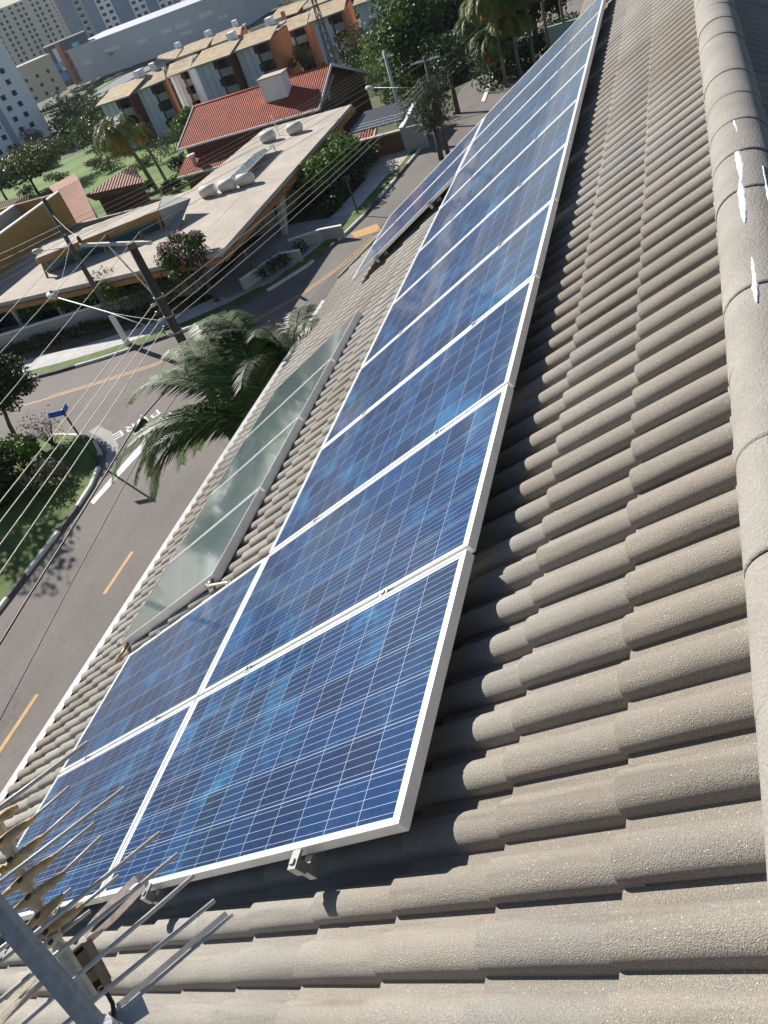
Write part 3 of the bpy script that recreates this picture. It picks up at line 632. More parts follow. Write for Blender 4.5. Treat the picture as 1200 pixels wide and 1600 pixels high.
def dens(pts, step=1.0):
    out = []
    for a, c in zip(pts, pts[1:]):
        a = Vector(a); c = Vector(c); k = max(1, int((c - a).length / step))
        for i in range(k): out.append(tuple(a.lerp(c, i / k)))
    out.append(tuple(pts[-1])); return out
def kerb(pts, side, runs, name='kerb'):
    """runs: (length, material) repeated along the line"""
    P = dens(pts, .3); i = 0; r = 0
    while i < len(P) - 1:
        L_, m = runs[r % len(runs)]; n = max(2, int(L_ / .3)); seg = P[i:i + n + 1]
        if len(seg) > 1: strip(seg, 0, side * .16, .14, name, M[m], h=1)
        i += n; r += 1
# far side: kerb, verge, sidewalk (outward = left of FK direction reversed)
kerb(FK[1:], 1, [(3.5, 'kerb_w'), (2.6, 'kerb_d')])
strip(dens(FK[1:], 1), .17, 1.05, .13, 'verge', M['lawn'])
strip(dens(FK[1:], 1), 1.05, 2.75, .135, 'sidewalk', M['sidewalk'])
strip(dens(FK[1:8], 1), 2.75, 4.6, .12, 'verge', M['soil'])
# corner island of grass
NK = [(-40, 23.6), (18.2, 23.7), (19.9, 23.9), (21.2, 24.3), (22.4, 25.0), (23.4, 26.0), (24.0, 27.2), (24.3, 28.8), (24.3, 50)]
kerb(NK[:2][::-1] and [(2, 23.64), (18.2, 23.7)] + NK[2:], 1, [(1.5, 'kerb_w'), (1.3, 'kerb_d'), (2.6, 'kerb_w'), (1.6, 'kerb_d'), (2.4, 'kerb_w'), (1.0, 'kerb_d')])
lw = [(-40, 23.78), (18.2, 23.87), (19.8, 24.07), (21.1, 24.46), (22.3, 25.15), (23.26, 26.1), (23.85, 27.25), (24.14, 28.8), (24.14, 31.0), (22.5, 33.0), (16, 34), (-40, 34)]
struct(sheet(lw[::-1], .12), 'lawn', M['lawn'])
struct(sheet([(-40, 33.5), (15.5, 33.5), (22.3, 32.6), (24.13, 30.6), (24.13, 50), (-40, 50)], .10), 'soil', M['soil'])
struct(sheet([(-40, 23.80), (13.2, 23.82), (13.0, 25.2), (-40, 25.4)], .130), 'soil', M['soil'])
# own side
kerb([(-30, 14.8), (28, 14.8), (33, 14.4), (38, 13), (44, 11.2), (52, 10.2), (62, 9.8)], -1, [(3, 'kerb_w'), (3, 'kerb_d')])
struct(sheet([(-40, 12.2), (28, 12.2), (33, 11.8), (38, 10.4), (44, 8.6), (52, 7.6), (62, 7.2), (62, 9.6), (52, 10), (44, 11.0), (38, 12.8), (33, 14.2), (28, 14.6), (-40, 14.6)], .135), 'sidewalk', M['concrete'])
struct(sheet([(-40, -30), (28, -30), (28, 12.2), (-40, 12.2)], .10), 'lawn', M['lawn'])
# painted markings
def patch(poly, z, m, name='road_marking'): return struct(sheet(poly, z), name, m)
for x in range(-5, 3): patch([(7.5 + x * 6.2 - 1.0, 19.13), (7.5 + x * 6.2 + 1.0, 19.13), (7.5 + x * 6.2 + 1.0, 19.25), (7.5 + x * 6.2 - 1.0, 19.25)], .009, M['yellow_line']) if False else None
for xc in (14.65, 8.3, 1.9, -4.3): patch([(xc - 1.05, 19.14), (xc + 1.05, 19.14), (xc + 1.05, 19.30), (xc - 1.05, 19.30)], .009, M['yellow_line'])
YL = [(25.5, 60), (26.3, 42), (27.3, 36), (28.1, 32.6), (29.0, 29.4), (29.9, 26.6), (31.1, 24.0), (33, 21.5), (35.5, 19.3), (38.5, 17.6), (42, 16.6)]
strip(dens(YL, .8), 0, .13, .009, 'road_marking', M['yellow_line']); strip(dens(YL[3:], .8), .24, .34, .009, 'road_marking', M['yellow_line'])
patch([tuple(GT(x, y).xy) for x, y in ((548, 366), (556, 374), (596, 361), (590, 352))], .0095, M['yellow_line'])
wl = [GT(*q).xy for q in ((143, 787), (180, 740), (225, 692), (245, 670), (270, 645), (280, 648), (254, 672), (229, 700), (190, 741), (147, 789))]
patch([tuple(p) for p in wl[::-1]], .009, M['white_line'])
q_ = [GT(*q) for q in ((752, 160), (758, 161), (776, 112), (771, 112))]; b = MB(); b.add([(p.x, p.y, T(p.x, p.y) + .07) for p in q_], [(0, 1, 2, 3)]); struct(b, 'road_marking', M['white_line'])
# the word PARE, read from the far side
def letter(ch, ox, oy, ang, w=.46, h=.62, t=.10):
    c, s = math.cos(ang), math.sin(ang); R = {'E': [(0, 0, t, h), (t, 0, w, t), (t, h / 2 - t / 2, w * .9, h / 2 + t / 2), (t, h - t, w, h)],
        'P': [(0, 0, t, h), (t, h - t, w, h), (w - t, h / 2, w, h - t), (t, h / 2 - t / 2, w, h / 2)],
        'A': [(0, 0, t, h - t), (w - t, 0, w, h - t), (0, h - t, w, h), (t, h * .35, w - t, h * .35 + t)],
        'R': [(0, 0, t, h), (t, h - t, w, h), (w - t, h / 2, w, h - t), (t, h / 2 - t / 2, w, h / 2)]}[ch]
    b = MB()
    for x0, y0, x1, y1 in R: b.add([(ox + x * c - y * s, oy + x * s + y * c, Z0 + .0092) for x, y in ((x0, y0), (x1, y0), (x1, y1), (x0, y1))], [(0, 1, 2, 3)])
    if ch == 'R': b.add([(ox + x * c - y * s, oy + x * s + y * c, Z0 + .0092) for x, y in ((w * .35, h / 2 - t / 2), (w * .6, h / 2 - t / 2), (w, 0), (w * .75, 0))], [(0, 1, 2, 3)])
    return b
ea = math.atan2(.33, -.36)           # reading direction
e0 = Vector((24.10, 24.95)); rd = Vector((math.cos(ea), math.sin(ea)))
for i, ch in enumerate('ERAP'):
    p = e0 - rd * (.66 * i); bb = letter(ch, p.x, p.y, ea)
    struct(bb, 'painted_letter', M['white_line'])
# drain apron by the corner
strip([(21.2, 24.1), (22.5, 24.75), (23.6, 25.8), (24.3, 27.1)], -.55, .0, .006, 'drain_apron', M['concrete'])
# driveway and forecourt of the long flat house
struct(sheet([(36.7, 24.6), (37.7, 22.1), (46.2, 19.5), (47.0, 26.0), (38, 27)], .142), 'driveway', M['concrete'])
b = MB(); vs = []; pl = [(71.0, 13.0), (52, 15.0), (52.2, 19.2), (60, 20.5), (66, 19.5)]
struct(sheet([(52.5, 18.2), (58, 17.7), (58.5, 21), (53, 21.5)], .15), 'driveway', M['pave_warm'])
struct(sheet([(28, 12.2), (62, 7.2), (62, -20), (28, -20)], .10), 'lawn', M['lawn'])
b = MB()
q = [GT(*p) for p in ((95, 300), (260, 205), (300, 240), (262, 280), (190, 330), (60, 330), (0, 340), (0, 300))]
b.add([(p.x, p.y, T(p.x, p.y) + .05) for p in q], [tuple(range(len(q)))])
bm_ = b
# meadow between the houses and the towers
b = MB(); vs = []; ns = 14
for i, (s0) in enumerate([82.5 + k * 6.6 for k in range(ns)]):
    for j in range(9):
        t0 = -14 + j * 13; x = .8 * s0 - .6 * t0; y = .6 * s0 + .8 * t0; vs.append((x, y, T(x, y) + .05))
b.add(vs, [(i * 9 + k, i * 9 + k + 1, (i + 1) * 9 + k + 1, (i + 1) * 9 + k) for i in range(ns - 1) for k in range(8)]); struct(b, 'meadow', M['field'])
# avenue far below
b = MB(); pa = [GT(*q) for q in ((70, 185), (150, 158), (215, 120), (270, 95), (330, 60))]
pb = [GT(*q) for q in ((95, 172), (150, 145), (205, 112), (262, 88), (322, 52))]
b.add([(p.x, p.y, T(p.x, p.y) + .35) for p in pa + pb], [(i, i + 1, i + 6, i + 5) for i in range(4)]); struct(b, 'avenue', M['road_far'])
b = MB(); pa2 = [GT(*q) for q in ((66, 180), (148, 142), (203, 109), (260, 85), (320, 50))]
b.add([(p.x, p.y, T(p.x, p.y) + .5) for p in pb + pa2], [(i, i + 1, i + 6, i + 5) for i in range(4)]); struct(b, 'verge', M['field'])

# ================================================================ trees
def leaf_cloud(b, clumps, n, size, rnd, flat=.0, aspect=1.7):
    tot = sum(c[3] ** 2 for c in clumps)
    for cx, cy, cz, r in clumps:
        k = max(6, int(n * r * r / tot))
        for _ in range(k):
            while True:
                p = Vector((rnd.uniform(-1, 1), rnd.uniform(-1, 1), rnd.uniform(-1, 1)))
                if .2 < p.length < 1: break
            p = p * 1.0
            c = Vector((cx, cy, cz)) + Vector((p.x * r, p.y * r, p.z * r * .75))
            nrm = (p + Vector((rnd.uniform(-1, 1), rnd.uniform(-1, 1), rnd.uniform(-.4, 1.2)))).normalized()
            x = nrm.orthogonal().normalized(); a = rnd.uniform(0, 6.28); x = (x * math.cos(a) + nrm.cross(x) * math.sin(a)); y = nrm.cross(x); s_ = size * rnd.uniform(.6, 1.35)
            b.add([c - x * s_ * .5, c + y * s_ * .5 / aspect + nrm * s_ * .1, c + x * s_ * .5, c - y * s_ * .5 / aspect + nrm * s_ * .1], [(0, 1, 2, 3)])
def tree(name, label, cat, base, h, rx, rz, mat_='leaf', trunk=.18, n=2600, size=.22, clumps=22, seed=1, group=None, lean=(0, 0), flat=False, crown_lo=.35, bark='bark', open_=.0, ry=None, mat2=None):
    rnd = random.Random(seed); base = Vector(base); t = thing(name, label, cat, base, group=group); ry = ry or rx
    cc = Vector((lean[0], lean[1], h - rz))
    cl = []
    for i in range(clumps):
        while True:
            p = Vector((rnd.uniform(-1, 1), rnd.uniform(-1, 1), rnd.uniform(-1, 1)))
            if p.length < 1 and (p.length > .35 or open_ == 0): break
        if flat: p.z = abs(p.z) * .6
        r = rnd.uniform(.34, .58) * min(rx, ry, max(rz, .5 * rx)) * (1 - .25 * p.length)
        cl.append((cc.x + p.x * (rx - r), cc.y + p.y * (ry - r), cc.z + p.z * max(.1, rz - r * .75), r))
    b = MB(); leaf_cloud(b, cl, n, size, rnd)
    if mat2:
        b2 = MB(); leaf_cloud(b2, [c for c in cl if rnd.random() < .5] or cl[:3], int(n * .22), size * .8, rnd)
    cr = b.build('crown', M[mat_], t, loc=(0, 0, 0))
    if mat2: b2.build('blossom', M[mat2], cr, loc=(0, 0, 0))
    b = MB(); fork = Vector((lean[0] * .35, lean[1] * .35, max(.3, h * crown_lo)))
    b.tube([(0, 0, -.1), fork * .5 + Vector((rnd.uniform(-.1, .1), rnd.uniform(-.1, .1), 0)), fork], [trunk, trunk * .8, trunk * .65], 8)
    for c in rnd.sample(cl, min(len(cl), 9)):
        e = Vector(c[:3]); m_ = fork.lerp(e, .5) + Vector((rnd.uniform(-.2, .2), rnd.uniform(-.2, .2), -.1 * rx)); b.tube([fork - Vector((0, 0, .05)), m_, e], [trunk * .5, trunk * .3, trunk * .12], 6)
    b.build('trunk', M[bark], t, loc=(0, 0, 0)); return t
def palm(name, label, base, h, frond_len, nf=14, m='leaf_palm', trunk=.16, seed=1, group=None, up=.9, droop=1.0, lw=.035, ll=.55, nl=34, lean=(0, 0), dead=1, sector=None, elmin=.15, dist_parts=True, mdead='leaf_gold', twist=.5):
    rnd = random.Random(seed); t = thing(name, label, 'palm tree', base, group=group); top = Vector((lean[0], lean[1], h))
    b = MB(); b.smooth = True; b.tube([(0, 0, -.1), (lean[0] * .3, lean[1] * .3, h * .5), top], [trunk * 1.25, trunk, trunk * .9], 10); b.build('trunk', M['bark_palm'], t, loc=(0, 0, 0))
    whole = None if dist_parts else MB()
    for i in range(nf + dead):
        az = (i * 2.399 + rnd.uniform(-.25, .25)) if not sector else rnd.uniform(*sector); isd = i >= nf
        el = (rnd.uniform(elmin, 1.0) * up if not isd else rnd.uniform(-.7, -.3)); L_ = frond_len * rnd.uniform(.85, 1.1) * (.75 if isd else 1)
        d = Vector((math.cos(az) * math.cos(el), math.sin(az) * math.cos(el), math.sin(el))); pts = [top.copy()]; ns = 12
        for k in range(ns): d = (d + Vector((0, 0, -droop * .13 * (1 + k * .12)))).normalized(); pts.append(pts[-1] + d * (L_ / ns))
        b = MB() if whole is None else whole
        b.tube(pts, [max(.004, .024 * (1 - j / (ns + .5))) for j in range(ns + 1)], 5, caps=False)
        for k in range(nl):
            f = .10 + .90 * k / nl; x = f * ns; j = min(ns - 1, int(x)); p = pts[j].lerp(pts[j + 1], x - j); dd = (pts[j + 1] - pts[j]).normalized()
            side = dd.cross(Vector((0, 0, 1)));
            if side.length < .05: side = Vector((1, 0, 0))
            side.normalize(); upv = side.cross(dd)
            ln = ll * math.sin(math.pi * (.18 + .74 * f)) ** .8 * rnd.uniform(.85, 1.1)
            for sg in (-1, 1):
                q = (side * sg * .8 + dd * .75 + upv * rnd.uniform(.0, twist)).normalized(); tip = p + q * ln + Vector((0, 0, -ln * .28)); mid = p + q * ln * .5 + Vector((0, 0, -.02)); w_ = dd * lw * .5
                b.add([p - w_ * .6, mid - w_, tip, mid + w_, p + w_ * .6], [(0, 1, 3, 4), (1, 2, 3)])
        if whole is None: b.build('frond', M[mdead if isd else m], t, loc=(0, 0, 0))
    if whole is not None: whole.build('crown', M[m], t, loc=(0, 0, 0))
    return t
def shrub(name, label, base, r, hgt, m='leaf', n=900, size=.12, seed=1, group=None, cat='shrub', clumps=9, m2=None):
    rnd = random.Random(seed); t = thing(name, label, cat, base, group=group); cl = []
    for i in range(clumps):
        a = rnd.uniform(0, 6.28); q = rnd.random() ** .5 * .7; cl.append((math.cos(a) * q * r, math.sin(a) * q * r, hgt * rnd.uniform(.3, .75), r * rnd.uniform(.3, .5)))
    b = MB(); leaf_cloud(b, cl, n, size, rnd); o = b.build('foliage', M[m], t, loc=(0, 0, 0))
    b = MB()
    for c in cl: b.tube([(0, 0, -.05), (c[0] * .5, c[1] * .5, c[2] * .5), c[:3]], [.03, .02, .008], 5)
    b.build('stem', M['bark'], t, loc=(0, 0, 0))
    if m2: b = MB(); leaf_cloud(b, cl, int(n * .15), size, rnd); b.build('blossom', M[m2], o, loc=(0, 0, 0))
    return t
def hedge(name, label, a, c, width, hgt, m='leaf_dark', n=2500, size=.14, seed=1, group=None, z=None):
    rnd = random.Random(seed); a = Vector(a); c = Vector(c); L_ = (c - a).length; d = (c - a) / L_; s_ = Vector((-d.y, d.x)); z = Z0 if z is None else z
    t = thing(name, label, 'hedge', (a.x, a.y, z), group=group); cl = []; k = max(4, int(L_ / (width * .35)))
    for i in range(k):
        p = d * (L_ * (i + .5) / k) + s_ * rnd.uniform(-.2, .2) * width; cl.append((p.x, p.y, hgt * rnd.uniform(.35, .72), width * rnd.uniform(.42, .6)))
    b = MB(); leaf_cloud(b, cl, n, size, rnd); b.build('foliage', M[m], t, loc=(0, 0, 0))
    b = MB()
    for c_ in cl: b.tube([(c_[0], c_[1], -.05), c_[:3]], [.04, .02], 5)
    b.build('stem', M['bark'], t, loc=(0, 0, 0)); return t
gt = gt_
# the two palms rising past the gutter
palm('palm_tree', 'big dark palm with long arching fronds rising past the gutter', tuple((CAM + ray(440, 666) * 12).xy) + (Z0,), (CAM + ray(440, 666) * 12).z - Z0, 3.4, nf=30, seed=4, up=1.05, droop=.72, elmin=.42, ll=.55, nl=62, lw=.045, dead=0, twist=.1, group='palms just past the gutter', sector=(.25, 1.85))
palm('palm_tree', 'smaller grey-green palm with upright feathery fronds behind the big one', tuple((CAM + ray(470, 590) * 13.5).xy) + (Z0,), (CAM + ray(470, 590) * 13.5).z - Z0, 2.3, nf=20, seed=9, up=1.5, droop=.7, ll=.45, nl=46, m='leaf_silver', twist=.1, lw=.04, group='palms just past the gutter')
# corner garden
g = gt(30, 692) + Vector((0, 0, .1)); tc_ = AT(6, 600, Z0 + 3.1) - g
tree('street_tree', 'round dark green tree on a thin bent trunk at the road corner', 'tree', g, 4.7, 1.75, 1.6, 'leaf_dark', .13, 5600, .17, 30, seed=3, lean=(tc_.x, tc_.y), crown_lo=.40)
shrub('bare_shrub', 'thin grey twiggy bush behind the blue street sign', (23.4, 28.7, Z0 + .1), 1.3, 2.0, 'leaf_grey', 420, .10, 5, clumps=13)
shrub('garden_bush', 'bright leafy bush on the corner lawn at the picture edge', gt(38, 738), 1.5, 1.7, 'leaf_bright', 1500, .22, 6, clumps=10)
shrub('garden_bush', 'silvery pale-leaved bush on the corner lawn in front of the sign pole', gt(84, 768), 1.3, 1.6, 'leaf_grey', 1300, .15, 8, clumps=10)
shrub('garden_bush', 'dark spiky bush left of the silvery one on the corner lawn', gt(14, 772), 1.9, 1.8, 'leaf_dark', 1500, .26, 9, clumps=10)
tree('shade_tree', 'tall dark tree just outside the frame shading the near lawn', 'tree', (24.0, 38.0, Z0 + .1), 10.5, 3.6, 3.4, 'leaf_dark', .2, 3500, .3, 26, seed=12, crown_lo=.45)
# ================================================================ poles, lamps, signs, wires
def pole(label, x, y, h, r0, r1, m, painted=0, arms=(), group='utility poles'):
    z = T(x, y); t = thing('utility_pole', label, 'utility pole', (x, y, z), group=group)
    b = MB(); b.smooth = True; b.tube([(0, 0, -.3), (0, 0, h)], [r0, r1], 14); b.build('shaft', M[m], t, loc=(0, 0, 0))
    if painted: b = MB(); b.tube([(0, 0, 0), (0, 0, painted)], [r0 + .006, r0 + .004], 14, caps=False); b.build('painted_band', M['white_paint'], t, loc=(0, 0, 0))
    return t, z
def insulator(p, parent, r=.07, h=.22):
    b = MB(); b.tube([p, p + Vector((0, 0, h * .3)), p + Vector((0, 0, h * .35)), p + Vector((0, 0, h * .55)), p + Vector((0, 0, h * .6)), p + Vector((0, 0, h))], [r * .4, r * .4, r, r * .6, r * .9, r * .4], 8); return b.build('insulator', M['insul'], parent, loc=(0, 0, 0))
def lamp_head(parent, p, d, s=1.0, m='steel_tank'):
    d = Vector(d).normalized(); b = MB(); n = 8; b.tube([p - d * .05 * s, p + d * .05 * s, p + d * .2 * s, p + d * .45 * s, p + d * .62 * s, p + d * .68 * s], [.05 * s, .10 * s, .15 * s, .17 * s, .12 * s, .03 * s], 10)
    h = b.build('lamp_head', M[m], parent, loc=(0, 0, 0)); return h
# tall dark pole at the near kerb, with crossarm and street lamp
P2, z = pole('thick dark concrete pole with a pale crossarm, nearest to us', 19.44, 15.4, 9.75, .20, .135, 'pole_dark')
def loc2(p): return Vector(p) - Vector((19.44, 15.4, Z0))
ha = 9.05; a0, a1 = loc2(AT(126, 383, Z0 + ha)), loc2(AT(236, 379, Z0 + ha))
b = MB(); b.beam(a0, a1, .10, .12); CA2 = b.build('crossarm', M['crossarm'], P2, loc=(0, 0, 0))
b = MB(); b.beam(loc2(AT(170, 385, Z0 + ha - .05)), Vector((0, .10, 7.9)), .05, .04); b.build('brace', M['pole_mid'], P2, loc=(0, 0, 0))
hvp = []
for q in ((127, 380), (172, 378), (225, 374)):
    p = loc2(AT(*q, Z0 + ha + .06)); insulator(p, CA2, .09, .28); hvp.append(p + Vector((19.44, 15.4, Z0 + .28)))
b = MB(); b.tube([(0, 0, 9.6), (0, 0, 9.78)], [.15, .14], 12); b.build('pole_cap', M['pole_mid'], P2, loc=(0, 0, 0))
sec = []
for i in range(5):
    hh = 7.75 - i * .27; p = Vector((-.13, .13, hh)); b = MB(); b.tube([p, p + Vector((-.12, .12, 0))], [.04, .06], 8); b.build('insulator', M['insul'] if i % 2 else M['crossarm'], P2, loc=(0, 0, 0)); sec.append(Vector((19.44, 15.4, Z0)) + p + Vector((-.1, .1, 0)))
for hh in (7.9, 7.2, 6.6, 5.9): b = MB(); b.tube([(0, 0, hh), (0, 0, hh + .06)], .182, 12); b.build('strap', M['galv'], P2, loc=(0, 0, 0))
la = loc2(AT(86, 464, Z0 + 6.9)); b = MB(); b.smooth = True; b.tube([(0, .1, 6.4), (Vector((0, .1, 6.4)).lerp(la, .5) + Vector((0, 0, .12))), la], .03, 8); b.build('lamp_arm', M['galv'], P2, loc=(0, 0, 0))
lh = lamp_head(P2, la, la - Vector((0, .1, 6.5)), 1.0, 'steel_tank'); b = MB(); q = la + (la - Vector((0, .1, 6.5))).normalized() * .15 + Vector((0, 0, .16)); b.tube([q, q + Vector((0, 0, .12))], .055, 8); b.build('photocell', M['blue_sign'], lh, loc=(0, 0, 0))
# pole 1 across the junction, white foot
g1 = GT(203, 543); P1, z1 = pole('slim weathered pole with a white-painted foot across the junction', g1.x, g1.y, 8.8, .17, .11, 'pole_mid', painted=2.1)
W1 = Vector((g1.x, g1.y, Z0)); s1 = []
for i in range(5):
    p = Vector((-.12, -.12, 7.35 - i * .24)); b = MB(); b.tube([p, p + Vector((-.1, -.1, 0))], [.04, .06], 8); b.build('insulator', M['insul'] if i % 2 else M['crossarm'], P1, loc=(0, 0, 0)); s1.append(W1 + p + Vector((-.1, -.1, 0)))
la = AT(66, 391, Z0 + 6.4) - W1; b = MB(); b.tube([(0, 0, 6.1), la], .025, 6); b.build('lamp_arm', M['galv'], P1, loc=(0, 0, 0)); lamp_head(P1, la, la - Vector((0, 0, 6.3)), .9)
# far poles
P4, z4 = pole('dark leaning-looking pole by the trees up the street, its crossarm in the branches', 54.3, 14.66, 6.2, .17, .12, 'pole_mid')
W4 = Vector((54.3, 14.66, Z0)); b = MB(); b.beam((0, -1.0, 5.95), (0, 1.0, 5.95), .1, .1); b.build('crossarm', M['crossarm'], P4, loc=(0, 0, 0))
for y in (-.9, 0.1, .9): insulator(Vector((0, y, 6.0)), P4, .08, .2)
la = AT(583, 137, Z0 + 4.9) - W4; b = MB(); b.tube([(0, 0, 4.3), la], .025, 6); b.build('lamp_arm', M['galv'], P4, loc=(0, 0, 0)); lamp_head(P4, la, la - Vector((0, 0, 4.6)), 1.0)
G3 = GT(633, 203); P3, z3 = pole('pale pole standing behind the brick wall and car shelter', G3.x, G3.y, 5.7, .17, .11, 'crossarm')
W3 = Vector((G3.x, G3.y, T(G3.x, G3.y))); b = MB(); b.beam((0, -.7, 5.3), (0, .7, 5.3), .08, .08); b.build('crossarm', M['crossarm'], P3, loc=(0, 0, 0))
def wire(pts, r, m, label, name='wire', sag=.35, group='overhead wires'):
    b = MB()
    for a, c in zip(pts, pts[1:]):
        a = Vector(a); c = Vector(c); n = 14; s_ = sag * (c - a).length / 30
        b.tube([a.lerp(c, i / n) - Vector((0, 0, s_ * 4 * (i / n) * (1 - i / n))) for i in range(n + 1)], r, 5, caps=False)
    o = b.build(name, M[m]); tag(o, label, 'wire', group); return o
hvn = ['thin high wire from the left insulator of the pale crossarm', 'thin high wire from the middle insulator of the pale crossarm', 'thin high wire from the right insulator of the pale crossarm']
ends = [AT(0, 493, Z0 + 9.0), AT(28, 510, Z0 + 9.0), AT(83, 519, Z0 + 9.0)]
for i in range(3):
    a = ends[i]; a2 = hvp[i] + (a - hvp[i]) * 4
    wire([a2, hvp[i], W4 + Vector((0, .9 - i * .9, 6.2))], .009, 'wire', hvn[i], sag=.25)
low = [(0, 764), (0, 794), (0, 828), (0, 870), (30, 865)]
for i in range(4):
    a = AT(*low[i], sec[i].z); d = (a - sec[i]); wire([sec[i] + d * 3.2, sec[i], W4 + Vector((-.15, .1, 5.2 - i * .25))], .013, 'wire', ['topmost', 'second', 'third', 'lowest'][i] + ' of the four low wires tied to the side of the thick dark pole', sag=.25)
for i in range(5):
    e = AT(0, 394 + i * 11, Z0 + 7.3 - i * .22); wire([s1[i] + (e - s1[i]) * 3, s1[i], W3 + Vector((-.1, .5 - i * .25, 5.3 - i * .15))], .011, 'wire', ['topmost', 'second', 'third', 'fourth', 'lowest'][i] + ' of the five wires passing the slim white-footed pole', sag=.3)
wire([W1 + Vector((0, 0, 7.9)), hvp[0]], .009, 'wire', 'wire joining the slim pole to the end of the pale crossarm')
wire([sec[2], AT(150, 478, Z0 + 6.3) + (AT(150, 478, Z0 + 6.3) - sec[2]) * .9, s1[4]], .007, 'wire', 'slack service wire between the thick dark pole and the slim pole')
for i in range(6):
    wire([W4 + Vector((0, .1, 5.4 - i * .3)), Vector((96, 14.6, T(96, 14.6) + 6.6 - i * .3))], .012, 'wire_dark' if i % 2 else 'wire', ['top', 'second', 'third', 'fourth', 'fifth', 'bottom'][i] + ' wire running on down the street from the far dark pole', sag=.5)
# thick telephone cables low over the kerb, and the splice box on one of them
ca = AT(212, 664, Z0 + 5.3); cb_ = AT(40, 940, Z0 + 5.3); d = cb_ - ca
wire([cb_ + d * 2, cb_, ca, Vector((19.4, 15.25, Z0 + 5.6))], .030, 'black', 'thick black telephone cable over the kerb line', 'telephone_cable', .1)
ca = AT(240, 670, Z0 + 5.0); cb2 = AT(117, 900, Z0 + 5.0); d2 = cb2 - ca
wire([cb2 + d2 * 3, cb2, ca, Vector((19.4, 15.25, Z0 + 5.3))], .016, 'black', 'thinner black telephone cable over the middle of the street', 'telephone_cable', .1)
sp_ = AT(220, 667, Z0 + 5.25); t = thing('splice_box', 'black cable splice canister hanging beside the palm fronds', 'cable box', sp_)
dd = (AT(228, 648, Z0 + 5.4) - AT(212, 684, Z0 + 5.1)).normalized()
b = MB(); b.smooth = True; b.tube([dd * -.26, dd * -.22, dd * .2, dd * .27], [.10, .155, .155, .12], 14); b.build('canister', M['black'], t, loc=(0, 0, 0))
b = MB(); b.tube([dd * .27 + Vector((0, .05, .05)), dd * .36 + Vector((0, .06, .08))], .05, 8); b.build('cap', M['white_paint'], t, loc=(0, 0, 0))
# street name sign
bs = GT(157, 729); t = thing('street_sign', 'blue street name plates on a dark green pole on the corner lawn', 'street sign', (bs.x, bs.y, Z0 + .12))
b = MB(); b.tube([(0, 0, 0), (0, 0, 3.0)], .045, 10); b.build('pole', M['green_pole'], t, loc=(0, 0, 0))
tp = AT(104, 652, Z0 + 3.0) - Vector((bs.x, bs.y, Z0 + .12))
for ang, w_ in ((math.radians(100), .75), (math.radians(20), .6)):
    dx = Vector((math.cos(ang), math.sin(ang), 0)); b = MB(); b.beam(Vector((0, 0, 2.86)), Vector((0, 0, 2.86)) + dx * w_, .012, .26); b.build('name_plate', M['blue_sign'], t, loc=(0, 0, 0))
# short dark post by the far driveway
g = GT(561, 338); t = thing('street_post', 'thin dark post on the shaded verge across the street', 'post', (g.x, g.y, Z0 + .1)); b = MB(); b.tube([(0, 0, 0), (0, 0, 2.4)], .05, 8); b.build('pole', M['pole_dark'], t, loc=(0, 0, 0)); b = MB(); b.beam((-.0, -.25, 2.3), (0, .25, 2.3), .02, .3); b.build('plate', M['pole_dark'], t, loc=(0, 0, 0))

# ================================================================ houses across the junction
def hbox(b, x0, x1, y0, y1, z0, z1): b.box((min(x0, x1), min(y0, y1), z0), (max(x0, x1), max(y0, y1), z1))
def part(name, m, par, *boxes):
    b = MB()
    for q in boxes: hbox(b, *q)
    return b.build(name, M[m] if isinstance(m, str) else m, par)
# ---- long flat-roofed house
zr = CAM.z - 13.1
fl = thing('flat_roof_house', 'long low house with a pale flat roof, orange timber fascia and white roof tanks', 'house', (48, 34, Z0))
b = MB(); poly = [(36.6, 23.7), (62.9, 23.7), (62.9, 31.9), (50.6, 32.9), (46.0, 46.3), (35.9, 46.3)]
b.prism([(x, y, zr - .28) for x, y in poly], (0, 0, .28)); b.build('roof', M['beige_roof'], fl)
b = MB()
for (x0, y0), (x1, y1) in (((36.5, 23.75), (35.8, 46.2)), ((36.6, 23.6), (62.9, 23.6))):
    b.beam((x0, y0, zr - .44), (x1, y1, zr - .44), .10, .30)
b.build('fascia', M['wood_or'], fl)
for i in range(22):
    x = 37.3 + i * 1.18; b = MB(); b.beam((x, 23.68, zr - .40), (x, 26.2, zr - .40), .16, .20); b.build('rafter', M['wood_or'], fl)
part('roof_seam', 'render_grey', fl, (37.0, 62.6, 26.55, 26.60, zr + .001, zr + .006))
# raised rear slab with its timber edge, the teal clerestory below it
zc = zr + 1.25
q0, q1 = D(246, 328, 11.85), D(55, 404, 11.85)
b = MB(); d_ = Vector((2.0, .9, 0)); b.prism([Vector((q0.x, q0.y, zc - .22)), Vector((q1.x, q1.y, zc - .22)), Vector((q1.x, q1.y, zc - .22)) + Vector((2.4, 1.2, 0)), Vector((q0.x, q0.y, zc - .22)) + d_], (0, 0, .2)); b.build('upper_roof', M['beige_roof'], fl)
b = MB(); b.beam(Vector((q0.x - .06, q0.y, zc - .24)), Vector((q1.x - .06, q1.y, zc - .24)), .08, .32); b.build('upper_fascia', M['wood_or'], fl)
p0_, p1_ = Vector((q0.x + .5, q0.y + .2, 0)), Vector((q1.x + .5, q1.y + .2, 0))
b = MB(); b.quad((p0_.x, p0_.y, zr), (p1_.x, p1_.y, zr), (p1_.x, p1_.y, zc - .2), (p0_.x, p0_.y, zc - .2)); b.build('clerestory_glass', M['teal_glass'], fl)
